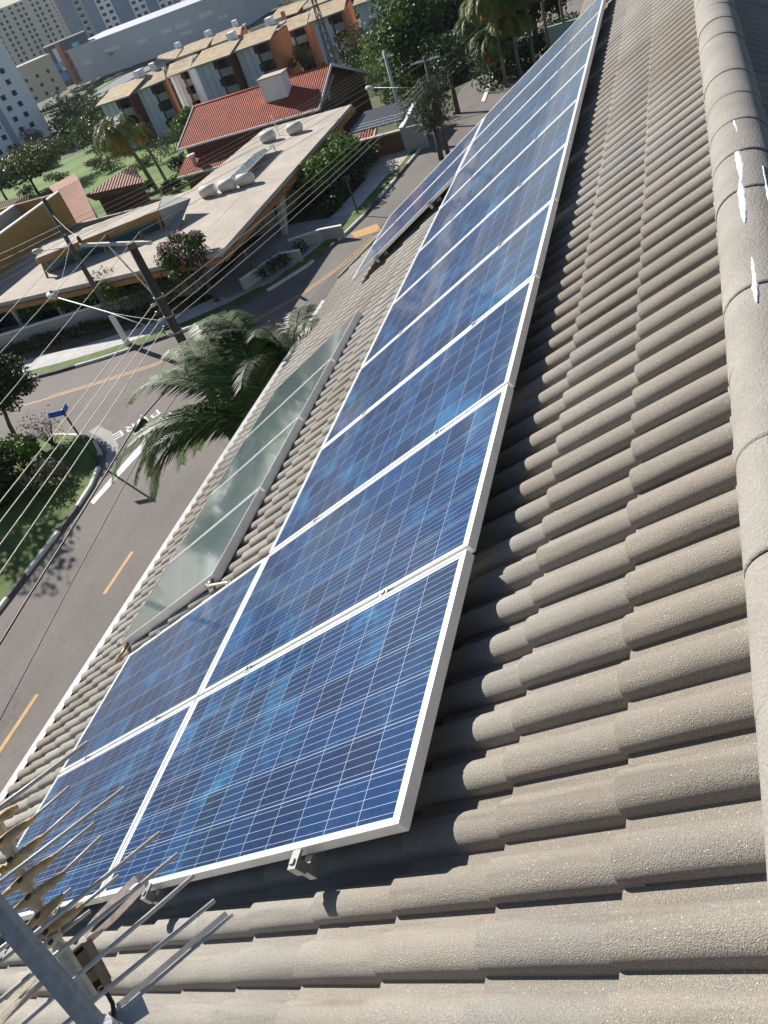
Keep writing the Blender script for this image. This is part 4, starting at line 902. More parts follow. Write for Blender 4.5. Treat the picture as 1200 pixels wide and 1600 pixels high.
for f in (.02, .48, .97):
    a = Vector((q0.x, q0.y, 0)).lerp(Vector((q1.x, q1.y, 0)), f); b = MB(); b.beam((a.x, a.y, zc - .3), (a.x - .5, a.y - .2, zr), .12, .12); b.build('timber_post', M['wood_or'], fl)
a1_, a2_ = D(300, 313, 12.3), D(277, 362, 13.08); b = MB(); w0 = Vector((q0.x, q0.y, zr)); b.add([w0 + Vector((0, 0, 1.2)), w0, Vector((a2_.x, a2_.y, zr + .03)), Vector((a1_.x, a1_.y, zr + .95)), w0 + Vector((3.2, 1.4, 1.2))], [(0, 1, 2, 3), (0, 3, 4)]); b.build('roof_upstand', M['render_grey'], fl)
# walls below
part('wall', 'render_cream', fl, (38.6, 38.8, 28.0, 46.2, Z0, zr - .3), (38.8, 50.5, 46.0, 46.2, Z0, zr - .3), (50.4, 50.6, 33, 46.2, Z0 - 3, zr - .3), (50.6, 61.8, 31.0, 31.2, Z0 - 3, zr - .3), (61.4, 61.8, 24.6, 31.2, Z0 - 3, zr - .3), (46.6, 61.6, 25.7, 25.9, Z0 - 2, zr - .3))
for y in (31, 34.6, 38.2, 41.8): part('window', 'dark_glass', fl, (38.52, 38.6, y, y + 2.6, Z0 + .3, zr - .5))
for y in (29.6, 33.3, 37, 40.7, 44.4): part('column', 'render_white', fl, (37.0, 37.25, y, y + .25, Z0, zr - .3))
for x in (48, 52, 56): part('window', 'dark_glass', fl, (x, x + 2.2, 25.62, 25.7, Z0 + .6, zr - .7))
b = MB(); b.prism([(46.9, 24.3, zr - .3), (48.3, 24.3, zr - .3), (45.2, 23.9, Z0), (44.9, 23.9, Z0)], (0, .35, 0)); b.build('blade_wall', M['render_cream'], fl)
part('gable_wall', 'render_cream', fl, (55.5, 61.6, 24.6, 24.85, Z0, zr - .32))
part('garage_back', 'render_grey', fl, (46.4, 46.6, 25.8, 33, Z0, zr - .3)); part('garage_side', 'render_grey', fl, (38.6, 46.4, 27.9, 28.05, Z0, zr - .3))
b = MB(); b.beam(D(382, 393, 13.5), D(394, 421, 15.9), .14, .14); b.build('timber_post', M['wood_or'], fl)
for i, ((px, py), ln) in enumerate((((325, 298), 1.5), ((355, 289), 1.5), ((383, 280), 1.5), ((418, 213), 1.5), ((460, 200), 1.5))):
    c = D(px, py, 12.7); t = thing('roof_tank', ['white tank at the left end of the row of three on the flat roof', 'white tank in the middle of the row of three on the flat roof', 'white tank nearest the dark roof collector, right end of the row of three', 'lone white tank left of the roof pipe', 'white tank farthest up the flat roof, right of the roof pipe'][i], 'water tank', (c.x, c.y, zr), group='white tanks on the flat roof')
    b = MB(); b.smooth = True; b.tube([(0, -.62, .40), (0, -.52, .40), (0, .52, .40), (0, .62, .40)], [.26, .38, .38, .26], 16); b.build('drum', M['steel_tank'], t, loc=(0, 0, 0))
    b = MB(); b.box((-.25, -.5, 0), (.25, -.42, .15)); b.box((-.25, .42, 0), (.25, .5, .15)); b.build('cradle', M['galv'], t, loc=(0, 0, 0))
t = thing('roof_collector', 'long dark glazed water heater panel tilted on the flat roof', 'solar collector', (52, 28.4, zr))
b = MB(); c = [Vector((-3.1, -.95, .42)), Vector((3.1, -.95, .42)), Vector((3.1, .95, .12)), Vector((-3.1, .95, .12))]
b.prism(c, (0, 0, .08)); b.build('casing', M['alu'], t, loc=(0, 0, 0))
for i in range(6): b = MB(); x = -3.05 + i * 1.02; b.quad((x, -.9, .505), (x + .95, -.9, .505), (x + .95, .9, .212), (x, .9, .212)); b.build('glass_cover', M['col_glass'], t, loc=(0, 0, 0))
b = MB()
for x in (-2.9, 0, 2.9): b.beam((x, -.9, 0), (x, -.9, .42), .05, .05)
b.build('leg', M['galv'], t, loc=(0, 0, 0))
t = D(437, 212, 13.1); b = MB(); b.tube([(t.x, t.y, zr), (t.x + .1, t.y + .1, zr + 1.5)], .04, 8); tag(b.build('vent_pipe', M['white_paint']), 'thin white pipe standing on the flat roof between the two lone tanks', 'pipe')
# front garden wall, hedge, oleander
a, c = D(0, 524, 14.6), D(236, 452, 14.6); b = MB(); b.beam((a.x, a.y + 5, Z0 + .7), (a.x, a.y, Z0 + .7), .18, 1.4); b.beam((a.x, a.y, Z0 + .7), (c.x, c.y, Z0 + .7), .18, 1.4)
gw = thing('garden_wall', 'low grey rendered garden wall behind the white sidewalk', 'wall', (a.x, a.y, Z0)); b.build('wall_panel', M['render_grey'], gw)
b = MB(); b.beam((a.x, a.y + 5, Z0 + 1.43), (a.x, a.y, Z0 + 1.43), .26, .06); b.beam((a.x, a.y, Z0 + 1.43), (c.x, c.y, Z0 + 1.43), .26, .06); b.build('coping', M['render_white'], gw)
hedge('hedge', 'dark low hedge against the front of the grey garden wall', (a.x - .75, a.y + 1), (c.x - .9, c.y - .5), .7, .95, 'leaf_dark', 3000, .16, 21, z=Z0 + .1)
hedge('hedge', 'loose green shrubbery between the grey garden wall and the flat-roofed house', (37.3, 41.0), (36.9, 31.5), 1.8, 2.9, 'leaf_bright', 4200, .2, 22, z=Z0 + .1)
hedge('hedge', 'brownish twiggy planting by the flat roof edge behind the thick dark pole', (36.7, 33.0), (37.2, 26.0), 1.9, 3.5, 'leaf_olive', 3600, .16, 23, z=Z0 + .1)
g = gt(342, 474); tree('oleander', 'dark flowering tree with pink blossom at the driveway corner', 'tree', g, 4.6, 2.0, 1.45, 'leaf', .17, 4200, .19, 26, seed=31, mat2='pink', lean=(.1, .8), crown_lo=.45)
for i, (p, q, lab) in enumerate((((372, 433), (432, 392), 'curved low white wall on the near side of the driveway'), ((448, 371), (498, 354), 'low white wall on the far side of the driveway'))):
    a, c = D(*p, 15.0), D(*q, 15.0); o = MB(); o.beam((a.x, a.y, Z0 + .4), (c.x, c.y, Z0 + .4), .16, .8); o.beam((c.x, c.y, Z0 + .4), (c.x - .1, c.y - 1.5, Z0 + .4), .16, .8)
    t = thing('low_wall', lab, 'wall', (a.x, a.y, Z0)); o.build('wall_panel', M['render_grey'], t)  # white wall; panel coloured grey to stand for the shade on it
    o = MB(); o.beam((a.x, a.y, Z0 + .82), (c.x, c.y, Z0 + .82), .22, .05); o.beam((c.x, c.y, Z0 + .82), (c.x - .1, c.y - 1.5, Z0 + .82), .22, .05); o.build('coping', M['white_paint'], t)
hedge('hedge', 'black-green hedge in shade behind the near low white wall', (38.2, 22.9), (41.6, 21.0), .9, .9, 'leaf_dark', 900, .15, 24, z=Z0 + .1)
hedge('hedge', 'big glossy green shrub mass beside the cream gable wall', (49.2, 22.9), (55.8, 22.6), 2.7, 2.7, 'leaf_bright', 3600, .34, 25, z=Z0 + .1)
hedge('hedge', 'dark hedge in shade along the sidewalk below the glossy shrubs', (46.5, 21.2), (56.5, 20.6), 1.5, 1.6, 'leaf_dark', 2600, .2, 26, z=Z0 + .1)
# ---- ochre building
yb = thing('ochre_building', 'tall blank ochre wall building with a pale parapet behind the flat roof', 'building', (46, 50, Z0))
zy = CAM.z - 11; r0 = D(88, 301, 11); r1 = D(-60, 411, 11)
b = MB(); yy = r0.y - .3; hbox(b, r1.x - 2, r0.x, yy, yy + .3, Z0, zy); hbox(b, r0.x - .3, r0.x, yy + .3, yy + 9, Z0 - 2, zy); b.build('wall', M['tan_wall'], yb)
b = MB(); hbox(b, r1.x - 2, r0.x - .3, yy + 4.4, yy + 4.7, Z0, zy + .0); hbox(b, r1.x - 2, r0.x - .3, yy + .3, yy + 4.4, Z0, zy - 1.0); b.build('flat_roof', M['render_grey'], yb)
b = MB(); hbox(b, r1.x - 2, r0.x + .02, yy - .03, yy + .33, zy, zy + .08); hbox(b, r1.x - 2, r0.x - .3, yy + 4.3, yy + 4.8, zy, zy + .07); b.build('parapet', M['render_white'], yb)
# ---- gable-roofed houses
def gable_house(name, label, ex, rx_, fx, y0, y1, De, Dr, Df, wallm, tilem, De2=None, gable=True):
    """front eave at x=ex depth De, ridge at x=rx_ depth Dr, rear eave at x=fx depth Df, between y0 and y1"""
    zb = T(rx_, (y0 + y1) / 2); t = thing(name, label, 'house', (rx_, (y0 + y1) / 2, zb)); ze, zrr, zf = CAM.z - De, CAM.z - Dr, CAM.z - Df
    for (xa, za), (xb, zb_) in (((ex, ze), (rx_, zrr)), ((fx, zf), (rx_, zrr))):
        L_ = math.hypot(xb - xa, zb_ - za); ang = math.atan2(zb_ - za, xb - xa); o = MB(); o.box((0, 0, -.12), (y1 - y0, L_, 0)); 
        ob = o.build('roof', M[tilem], t, loc=(0, 0, 0)); sx = 1 if xb > xa else -1
        # local x -> world -y ... build orthonormal frame
        X = Vector((0, 1, 0)); Y = Vector(((xb - xa) / L_, 0, (zb_ - za) / L_)); Zv = X.cross(Y)
        if Zv.z < 0: X = -X; Zv = X.cross(Y)
        org = Vector((xa, y0 if X.y > 0 else y1, za)) - Vector((rx_, (y0 + y1) / 2, zb))
        ob.matrix_basis = Matrix(((X.x, Y.x, Zv.x, org.x), (X.y, Y.y, Zv.y, org.y), (X.z, Y.z, Zv.z, org.z), (0, 0, 0, 1)))
    b = MB(); i0, i1 = min(ex, fx) + .7, max(ex, fx) - .7
    def rz(x): return (ze + (zrr - ze) * (x - ex) / (rx_ - ex) if x < rx_ else zf + (zrr - zf) * (x - fx) / (rx_ - fx)) - .14
    for y in (y0 + .9, y1 - .5): b.add([(i0, y, zb - 2), (i1, y, zb - 2), (i1, y, rz(i1)), (rx_, y, rz(rx_)), (i0, y, rz(i0))], [(0, 1, 2, 3, 4)])
    for x in (i0, i1): b.quad((x, y0 + .9, zb - 2), (x, y1 - .5, zb - 2), (x, y1 - .5, rz(x)), (x, y0 + .9, rz(x)))
    b.build('wall', M[wallm], t)
    b = MB()
    for y in (y0 - .02, y1 + .02):
        b.beam((ex, y, ze - .06), (rx_, y, zrr - .03), .08, .26); b.beam((fx, y, zf - .06), (rx_, y, zrr - .03), .08, .26)
    b.build('barge_board', M['render_white'], t)
    b = MB(); b.beam((ex - .05, y0, ze - .05), (ex - .05, y1, ze - .05), .14, .16); b.build('eave_gutter', M['render_white'], t)
    b = MB(); b.tube([(rx_, y0, zrr - .01), (rx_, y1, zrr - .01)], .13, 8); b.build('ridge_cap', M[tilem], t)
    return t
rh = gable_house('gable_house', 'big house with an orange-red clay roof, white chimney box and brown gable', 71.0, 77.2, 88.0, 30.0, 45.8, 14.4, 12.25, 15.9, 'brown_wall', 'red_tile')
zb = CAM.z - 12.4
c = D(425, 128, 12.4); b = MB(); cx, cy = 75.0, 35.2; hbox(b, cx - .8, cx + .8, cy - 1.25, cy + 1.25, CAM.z - 13.4, CAM.z - 11.35); ch = b.build('chimney_box', M['render_white'], rh)
b = MB(); b.beam((cx, cy - 1.35, CAM.z - 11.29), (cx, cy + 1.35, CAM.z - 11.29), 1.8, .12); b.build('cap', M['render_cream'], ch)
part('gable_window', 'dark_glass', rh, (75.0, 77.0, 30.82, 30.9, CAM.z - 16.2, CAM.z - 13.6)); part('window', 'dark_glass', rh, (79, 81, 30.82, 30.9, CAM.z - 18, CAM.z - 16.2))
b = MB(); b.beam((73.2, 30.2, CAM.z - 14.3), (77.2, 30.2, CAM.z - 13.2), .16, .2); b.beam((75.4, 30.2, CAM.z - 12.9), (74.6, 30.2, CAM.z - 14.6), .14, .16); b.build('truss', M['render_cream'], rh)
def lean(name, par, x0, z0_, x1, z1_, y0, y1, tm):
    L_ = math.hypot(x1 - x0, z1_ - z0_); o = MB(); o.box((0, 0, -.12), (y1 - y0, L_, 0)); ob = o.build(name, M[tm], par, loc=(0, 0, 0)); X = Vector((0, -1, 0)); Y = Vector(((x1 - x0) / L_, 0, (z1_ - z0_) / L_)); Zv = X.cross(Y)
    org = Vector((x0, y1, z0_)) - par.location; ob.matrix_basis = Matrix(((X.x, Y.x, Zv.x, org.x), (X.y, Y.y, Zv.y, org.y), (X.z, Y.z, Zv.z, org.z), (0, 0, 0, 1))); return ob
lean('lower_roof', rh, 68.6, CAM.z - 16.3, 71.9, CAM.z - 15.3, 30.5, 45.6, 'red_tile')
b = MB(); b.beam((68.55, 30.5, CAM.z - 16.36), (68.55, 45.6, CAM.z - 16.36), .14, .16); b.build('eave_gutter', M['render_white'], rh)
b = MB(); b.quad((69.4, 31, CAM.z - 21), (69.4, 45.2, CAM.z - 21), (69.4, 45.2, CAM.z - 16.3), (69.4, 31, CAM.z - 16.3)); b.build('wall', M['brown_wall'], rh)
b = MB(); cc_ = Vector((69.9, 43.9, CAM.z - 15.9)); b.tube([cc_, cc_ + Vector((0, 0, .7)), cc_ + Vector((0, 0, .75)), cc_ + Vector((0, 0, 1.0))], [.22, .22, .45, .4], 10); b.build('flue', M['alu'], rh)
# side wings seen right of the flat roof's far corner
sw = thing('side_wing', 'small brown side wing with white barge boards at the corner of the flat roof', 'house', (66, 26, Z0))
for (x0, x1, y0, y1, dd) in ((60.6, 64.0, 22.2, 23.6, 15.3),):
    b = MB(); hbox(b, x0 + .4, x1 - .4, y0 + .4, y1, Z0 - 3, CAM.z - dd - .3); b.build('wall', M['brown_wall'], sw)
    lean('roof', sw, x0, CAM.z - dd - .5, x1, CAM.z - dd + .5, y0, y1, 'red_tile')
    b = MB(); b.beam((x0, y0 - .03, CAM.z - dd - .52), (x1, y0 - .03, CAM.z - dd + .48), .1, .28); b.beam((x1, y0, CAM.z - dd + .45), (x1, y1, CAM.z - dd + .45), .12, .28); b.build('barge_board', M['render_white'], sw)
# brick wall, car shelter and grey gate box up the street
bw = thing('brick_wall', 'dark brick boundary wall by the shaded pavement', 'wall', (57, 20, Z0)); a, c = D(566, 240, 14.6), D(612, 224, 14.6)
part('wall_panel', 'brick_wall', bw, (57.0, 57.3, 18.5, 22.9, Z0, Z0 + 1.5)); part('coping', 'render_cream', bw, (56.93, 57.37, 18.5, 23.0, Z0 + 1.5, Z0 + 1.6))
gb = thing('gate_house', 'grey gate wall with a sloping top beside the brick wall', 'gate', (58, 17.8, Z0)); b = MB(); b.prism([(56.8, 18.4, Z0), (61.5, 18.4, Z0), (61.5, 18.4, Z0 + 2.0), (56.8, 18.4, Z0 + 1.7)], (0, -.2, 0)); hbox(b, 56.8, 57.0, 16.6, 18.2, Z0, Z0 + 1.7); b.build('wall_panel', M['render_grey'], gb)
b = MB(); b.beam((56.8, 18.3, Z0 + 1.76), (61.5, 18.3, Z0 + 2.06), .34, .08); b.build('coping', M['render_white'], gb)
cs = thing('car_shelter', 'dark translucent car shelter roof behind the brick wall', 'shelter', (60, 20.8, Z0)); b = MB(); b.beam((58.0, 20.7, Z0 + 1.95), (63.0, 20.7, Z0 + 2.1), 4.4, .05, up=(0, 0, 1)); b.build('roof_sheet', mat('dark translucent sheet', (.04, .045, .055), .5), cs)
for i in range(7): x = 58.1 + i * .8; b = MB(); b.beam((x, 18.55, Z0 + 2.02), (x, 22.85, Z0 + 2.02), .05, .05); b.build('glazing_bar', M['render_white'], cs)
for x, y in ((58.2, 18.7), (58.2, 22.7), (62.8, 18.7), (62.8, 22.7)): b = MB(); b.beam((x, y, Z0), (x, y, Z0 + 1.95), .1, .1); b.build('post', M['galv'], cs)
# pink-roofed bungalow pair
ph = thing('bungalow', 'bungalow with a broad pink pantile roof just behind the ochre wall', 'house', (66, 57, T(66, 57)))
def roofquad(par, pts, tm, name='roof'):
    P = [Vector(p) for p in pts]; X = (P[1] - P[0]).normalized(); Zv = X.cross(P[3] - P[0]).normalized()
    if Zv.z < 0: P = [P[1], P[0], P[3], P[2]]; X = (P[1] - P[0]).normalized(); Zv = X.cross(P[3] - P[0]).normalized()
    Y = Zv.cross(X); o = MB(); L = [Vector(((p - P[0]).dot(X), (p - P[0]).dot(Y), (p - P[0]).dot(Zv))) for p in P]; o.prism([(l.x, l.y, l.z - .12) for l in L], (0, 0, .12)); ob = o.build(name, M[tm], par, loc=(0, 0, 0)); g = P[0] - par.location
    ob.matrix_basis = Matrix(((X.x, Y.x, Zv.x, g.x), (X.y, Y.y, Zv.y, g.y), (X.z, Y.z, Zv.z, g.z), (0, 0, 0, 1))); return ob
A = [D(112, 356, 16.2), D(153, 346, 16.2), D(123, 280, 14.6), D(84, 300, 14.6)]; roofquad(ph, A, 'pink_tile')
B_ = [D(84, 300, 14.6), D(123, 280, 14.6), D(116, 271, 15.2), D(76, 292, 15.2)]; roofquad(ph, B_, 'pink_tile')
b = MB(); zz = CAM.z - 16.4; q = [A[0].lerp(A[2], .08), A[1].lerp(A[3], .08), A[2].lerp(A[0], .05), A[3].lerp(A[1], .05)]
for i in range(4): u, v = q[i], q[(i + 1) % 4]; b.quad((u.x, u.y, zz - 5), (v.x, v.y, zz - 5), (v.x, v.y, min(u.z, v.z) - .3), (u.x, u.y, min(u.z, v.z) - .3))
b.build('wall', M['render_cream'], ph)
p2 = thing('bungalow', 'smaller pink-roofed bungalow with a brown wall and red bush in front', 'house', (72, 53, T(72, 53)))
A = [D(150, 314, 16.6), D(226, 286, 16.6), D(208, 258, 15.6), D(134, 307, 15.6)]; roofquad(p2, A, 'pink_tile'); b = MB(); u, v = A[0].lerp(A[2], .06), A[1].lerp(A[3], .06)
b.quad((u.x, u.y, u.z - 4), (v.x, v.y, v.z - 4), (v.x, v.y, v.z - .1), (u.x, u.y, u.z - .1)); b.quad((v.x, v.y, v.z - 4), (A[2].x, A[2].y, v.z - 4), (A[2].x, A[2].y, A[2].z - .15), (v.x, v.y, v.z - .1)); b.build('wall', M['brown_wall'], p2)
# left-edge brown roof
A = [D(-20, 345, 15.5), D(60, 320, 15.5), D(42, 305, 14.5), D(-30, 322, 14.5)]; p3 = thing('bungalow', 'low brown-tiled roof at the left edge above the ochre building', 'house', (A[1].x, A[1].y, T(A[1].x, A[1].y))); roofquad(p3, A, 'brown_tile')
b = MB(); u, v = A[0].lerp(A[2], .06), A[1].lerp(A[3], .06); b.quad((u.x, u.y, u.z - 4), (v.x, v.y, v.z - 4), (v.x, v.y, v.z - .1), (u.x, u.y, u.z - .1)); b.build('wall', M['render_cream'], p3)

# ================================================================ townhouses
TR = Vector((.42, -.907, 0)).normalized(); TN = Vector((.907, .42, 0))
def frame(org, e, n): return Matrix(((e.x, n.x, 0, org.x), (e.y, n.y, 0, org.y), (0, 0, 1, org.z), (0, 0, 0, 1)))
def townhouse(pa, pb, dep, label, pier='brick_or', stair=True):
    a, c = D(*pa, dep), D(*pb, dep); e = (c - a); wd = e.length; e.normalize(); n = Vector((-e.y, e.x, 0)); 
    if n.x < 0: n = -n
    zg = T(a.x, a.y) - .5; t = thing('townhouse', label, 'townhouse', (a.x, a.y, zg), group='orange and white townhouses'); t.rotation_euler = (0, 0, math.atan2(e.y, e.x)); H = a.z - zg; sgn = 1 if Vector((-e.y, e.x, 0)).dot(n) > 0 else -1
    def P(name, m, *bx, par=t):
        b = MB()
        for x0, x1, y0, y1, z0_, z1_ in bx: b.box((x0, min(y0 * sgn, y1 * sgn), z0_), (x1, max(y0 * sgn, y1 * sgn), z1_))
        return b.build(name, M[m], par, loc=(0, 0, 0))
    P('wall', 'th_wall', (0.2, wd * .56, .5, 10, 0, H - .25), (wd * .56, wd - .2, 2.2, 10, 0, H - .25))
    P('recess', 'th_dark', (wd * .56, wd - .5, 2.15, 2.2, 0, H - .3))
    P('side_pier', pier, (wd - .5, wd, .3, 10.2, 0, H)); P('front_pier', 'dark_red', (wd * .56, wd * .56 + .3, .4, 2.3, 0, H - .1)); P('joint', 'render_grey', (wd * .19, wd * .19 + .06, .44, .5, 0, H - .3), (wd * .37, wd * .37 + .06, .44, .5, 0, H - .3))
    b = MB(); b.add([(-.3, -.3 * sgn, H), (wd + .2, -.3 * sgn, H), (wd + .2, 6.2 * sgn, H + 1.0), (-.3, 6.2 * sgn, H + 1.0), (-.3, -.3 * sgn, H - .15), (wd + .2, -.3 * sgn, H - .15), (wd + .2, 6.2 * sgn, H + .85), (-.3, 6.2 * sgn, H + .85)], [(0, 1, 2, 3), (7, 6, 5, 4), (0, 4, 5, 1), (1, 5, 6, 2), (2, 6, 7, 3), (3, 7, 4, 0)]); b.build('roof', M['th_roof'], t, loc=(0, 0, 0))
    P('rear_roof', 'render_grey', (-.3, wd + .2, 6.2, 10.4, H + .3, H + .6)); P('eave', 'render_grey', (-.3, wd + .2, -.42, -.3, H - .18, H + .03))
    if stair: P('stair_head', 'th_wall', (wd * .66, wd * .82, 6.6, 8.4, H + .6, H + 2.0))
    for k in range(3):
        z = .6 + k * H / 3.1
        w_ = P('window', 'dark_glass', (wd * .60 + .1, wd * .74, 2.05, 2.14, z, z + 2.0)); P('window', 'dark_glass', (wd * .78, wd * .92, 2.05, 2.14, z, z + 2.0)); P('window', 'dark_open', (wd * .50, wd * .50 + .7, .42, .5, z + .8, z + 1.9))
        if k: P('balcony_rail', 'render_grey', (wd * .60, wd - .55, .45, .52, z - .3, z + .6)); P('balcony', 'render_grey', (wd * .60, wd - .55, .52, 2.1, z - .45, z - .3))
    return t
townhouse((152, 165), (201, 149), 14.0, 'leftmost townhouse of the front row, beside the avenue', pier='dark_red')
townhouse((208, 144), (257, 124), 14.0, 'second townhouse of the front row with a big orange end wall')
townhouse((300, 105), (358, 85), 14.0, 'third townhouse of the front row, above the dark shrubby tree', pier='dark_red')
townhouse((364, 81), (421, 61), 14.0, 'fourth townhouse of the front row, right of the third and before the stained gap')
townhouse((484, 34), (536, 15), 14.0, 'fifth townhouse of the front row, behind the small palm')
townhouse((554, 8), (630, -19), 14.0, 'rightmost townhouse of the front row, against the dark trees')
townhouse((280, 89), (322, 74), 16.0, 'rear-row townhouse roof farthest left, in front of the mall')
townhouse((332, 70), (374, 54), 16.0, 'second rear-row townhouse, with a grey stair head')
townhouse((419, 34), (464, 19), 16.0, 'third rear-row townhouse, between two front ones')
townhouse((476, 14), (520, -3), 16.0, 'rear-row townhouse farthest right, at the top edge')
townhouse((262, 120), (296, 107), 15.0, 'pale block filling the gap between the second and third townhouses', pier='th_wall', stair=False)
townhouse((424, 58), (478, 38), 15.0, 'pale block between the fourth and fifth front townhouses, set back', pier='brick_or', stair=False)
townhouse((238, 104), (274, 91), 17.0, 'rear-row townhouse behind the second front one', pier='brick_or')
# stained party wall and mast in the gap
t = thing('party_wall', 'pale stained end wall in the gap between fourth and fifth townhouses', 'wall', D(440, 130, 22)); a = D(440, 120, 22.5)
m_ = frame(a, TR, TN); b = MB(); b.box((-2.5, 1, 0), (3.5, 1.4, 8.5), m_); b.build('wall_panel', M['render_grey'], t); b = MB(); b.box((3.5, .8, 0), (4.3, 1.6, 9.2), m_); b.build('orange_pier', M['brick_or'], t)
g = gt(530, 128); t = thing('lattice_mast', 'thin dark lattice pole with wires in front of the townhouses', 'mast', g); Hm = 13
b = MB()
for sx, sy in ((-1, -1), (1, -1), (1, 1), (-1, 1)): b.beam((sx * .55, sy * .55, 0), (sx * .15, sy * .15, Hm), .09, .09)
for k in range(12):
    z = k * Hm / 12; r = .55 - .4 * k / 12; r2 = .55 - .4 * (k + 1) / 12
    for (x0, y0), (x1, y1) in (((-1, -1), (1, -1)), ((1, -1), (1, 1)), ((1, 1), (-1, 1)), ((-1, 1), (-1, -1))): b.beam((x0 * r, y0 * r, z), (x1 * r2, y1 * r2, z + Hm / 12), .06, .06)
b.build('lattice', M['pole_dark'], t, loc=(0, 0, 0)); b = MB(); b.beam((-.2, -1.4, Hm * .9), (.2, 1.4, Hm * .9), .14, .14); b.build('crossarm', M['crossarm'], t, loc=(0, 0, 0))

# ================================================================ towers and the mall
def tower(name, label, cat, base, dep, wd, dp, H, e, wallm, cols, floors, fh, ww, wh, wm='dark_open', recess=(), ribs=None, z0_=1.2, roof=True, wy=-.06, sillm=None, side_cols=()):
    a = D(*base, dep); e = Vector((*e, 0)).normalized(); n = Vector((-e.y, e.x, 0))
    if n.dot(Vector((a.x - CAM.x, a.y - CAM.y, 0))) < 0: n = -n
    t = thing(name, label, cat, a); t.rotation_euler = (0, 0, math.atan2(e.y, e.x)); sg = 1 if Vector((-e.y, e.x, 0)).dot(n) > 0 else -1
    b = MB(); b.box((0, min(0, dp * sg), 0), (wd, max(0, dp * sg), H)); b.build('wall', M[wallm], t, loc=(0, 0, 0))
    b = MB(); b.box((-.2, -.2 * sg, H) if sg > 0 else (-.2, dp * sg - .2, H), (wd + .2, dp * sg + .2, H + .9) if sg > 0 else (wd + .2, .2, H + .9)); b.build('parapet', M[wallm], t, loc=(0, 0, 0))
    for x0, x1, m in recess: b = MB(); b.box((x0, min(-.25 * sg, .3 * sg), 0), (x1, max(-.25 * sg, .3 * sg), H - 1)); b.build('facade_strip', M[m], t, loc=(0, 0, 0))
    w = MB(); w.box((-ww / 2, -.05, 0), (ww / 2, .05, wh)); me = w.mesh('window', M[wm]); sill = MB(); sill.box((-ww / 2 - .3, -.35 if sg > 0 else 0, -.35), (ww / 2 + .3, 0 if sg > 0 else .35, -.05)); bme = sill.mesh('balcony', M[sillm or wm]); k = 0; rest = []
    for f in range(floors):
        for c in cols:
            z = z0_ + f * fh; p = (c, wy * sg - .02 * sg - (.27 * sg if any(r[0] < c < r[1] for r in recess) else 0), z)
            if k < 100: o = bpy.data.objects.new('window', me); S.collection.objects.link(o); o.parent = t; o.location = p
            else: rest.append(p)
            k += 1
            if sillm and k <= 100: o = bpy.data.objects.new('balcony', bme); S.collection.objects.link(o); o.parent = t; o.location = p
    if rest:
        w = MB()
        for p in rest: w.box((p[0] - ww / 2, p[1] - .05, p[2]), (p[0] + ww / 2, p[1] + .05, p[2] + wh))
        kind(w.build('windows', M[wm], t, loc=(0, 0, 0)), 'stuff')
    return t
E1 = (-.83, .55)
tower('apartment_tower', 'white apartment tower with small square windows at the left edge', 'tower', (86, 215), 31, 34, 16, 66, E1, 'tower_white', [4.4, 8.0, 13.8, 17.2, 22.5, 26.5], 20, 3.0, 1.35, 1.35, recess=((10.4, 12.3, 'tower_grey'), (19, 20.6, 'tower_grey')), z0_=2.0)
tower('apartment_tower', 'cream apartment tower with rows of dark balconies, its top against the sky', 'tower', (121, 92), 33, 47, 16, 38.8, E1, 'tower_cream', [2.5, 7.5, 11.0, 17.5, 21.0, 25.5, 31, 35, 40, 44], 13, 3.0, 1.7, 1.7, sillm='tower_cream', recess=((19.2, 23.0, 'tower_cream'), (33, 37, 'tower_cream')), z0_=1.5)
tower('apartment_tower', 'plain beige tower block behind the orange one', 'tower', (140, 50), 30, 34, 14, 46, E1, 'tower_cream', [4, 9, 15, 20, 26, 31], 14, 3.0, 1.0, 1.1)
tower('office_block', 'orange-rendered narrow block between the cream tower and the blue-grey tower', 'building', (158, 66), 30, 13, 12, 34, E1, 'brick_or', [3, 6.5, 10], 10, 3.0, 1.2, 1.2)
tower('apartment_tower', 'blue-grey tower with white balcony strips above the mall', 'tower', (292, 25), 28, 62, 14, 42, (-.5, .86), 'tower_blue', [6, 10, 20, 24, 37, 41, 52], 12, 3.1, 2.2, 1.5, recess=((4, 12, 'tower_white'), (18, 26, 'tower_white'), (35, 43, 'tower_white'), (49, 54, 'tower_grey')), z0_=1.4, sillm='tower_white')
sh = tower('shop_block', 'low shopping block with bright blue and cyan glass fronts beside the mall', 'building', (162, 112), 30, 19, 14, 15.5, (-.6, .8), 'shop_dark', [], 0, 3, 1, 1)
def sp(m, x0, x1, z0_, z1_, par=sh, name='shop_window'): b = MB(); b.box((x0, -.4, z0_), (x1, .4, z1_)); b.build(name, M[m], par, loc=(0, 0, 0))
for q in (('shop_cyan', 1.5, 5, 1.5, 4.2), ('shop_cyan', 2, 6, 5.2, 7.8), ('shop_blue', 14.5, 18.5, 2.5, 5.5), ('shop_blue', 14.5, 18.5, 7, 9.5), ('shop_cyan', 7.5, 10, 5.2, 7.4), ('shop_cyan', 4.5, 7.5, 12.5, 14)): sp(*q)
for z in (0.2, 4.5, 8.5, 12): sp('brick_or', 0, 13, z, z + .6, name='canopy')
sp('brick_or', 12.5, 14.2, 0, 16.5, name='pier'); sp('mall_sign', 14.3, 16.2, 6, 14.8, name='billboard')
tower('low_block', 'small cream flat-topped building below the cream tower', 'building', (106, 140), 29, 17, 12, 13, E1, 'render_cream', [4, 9, 14], 3, 3.4, 1.2, 1.3)
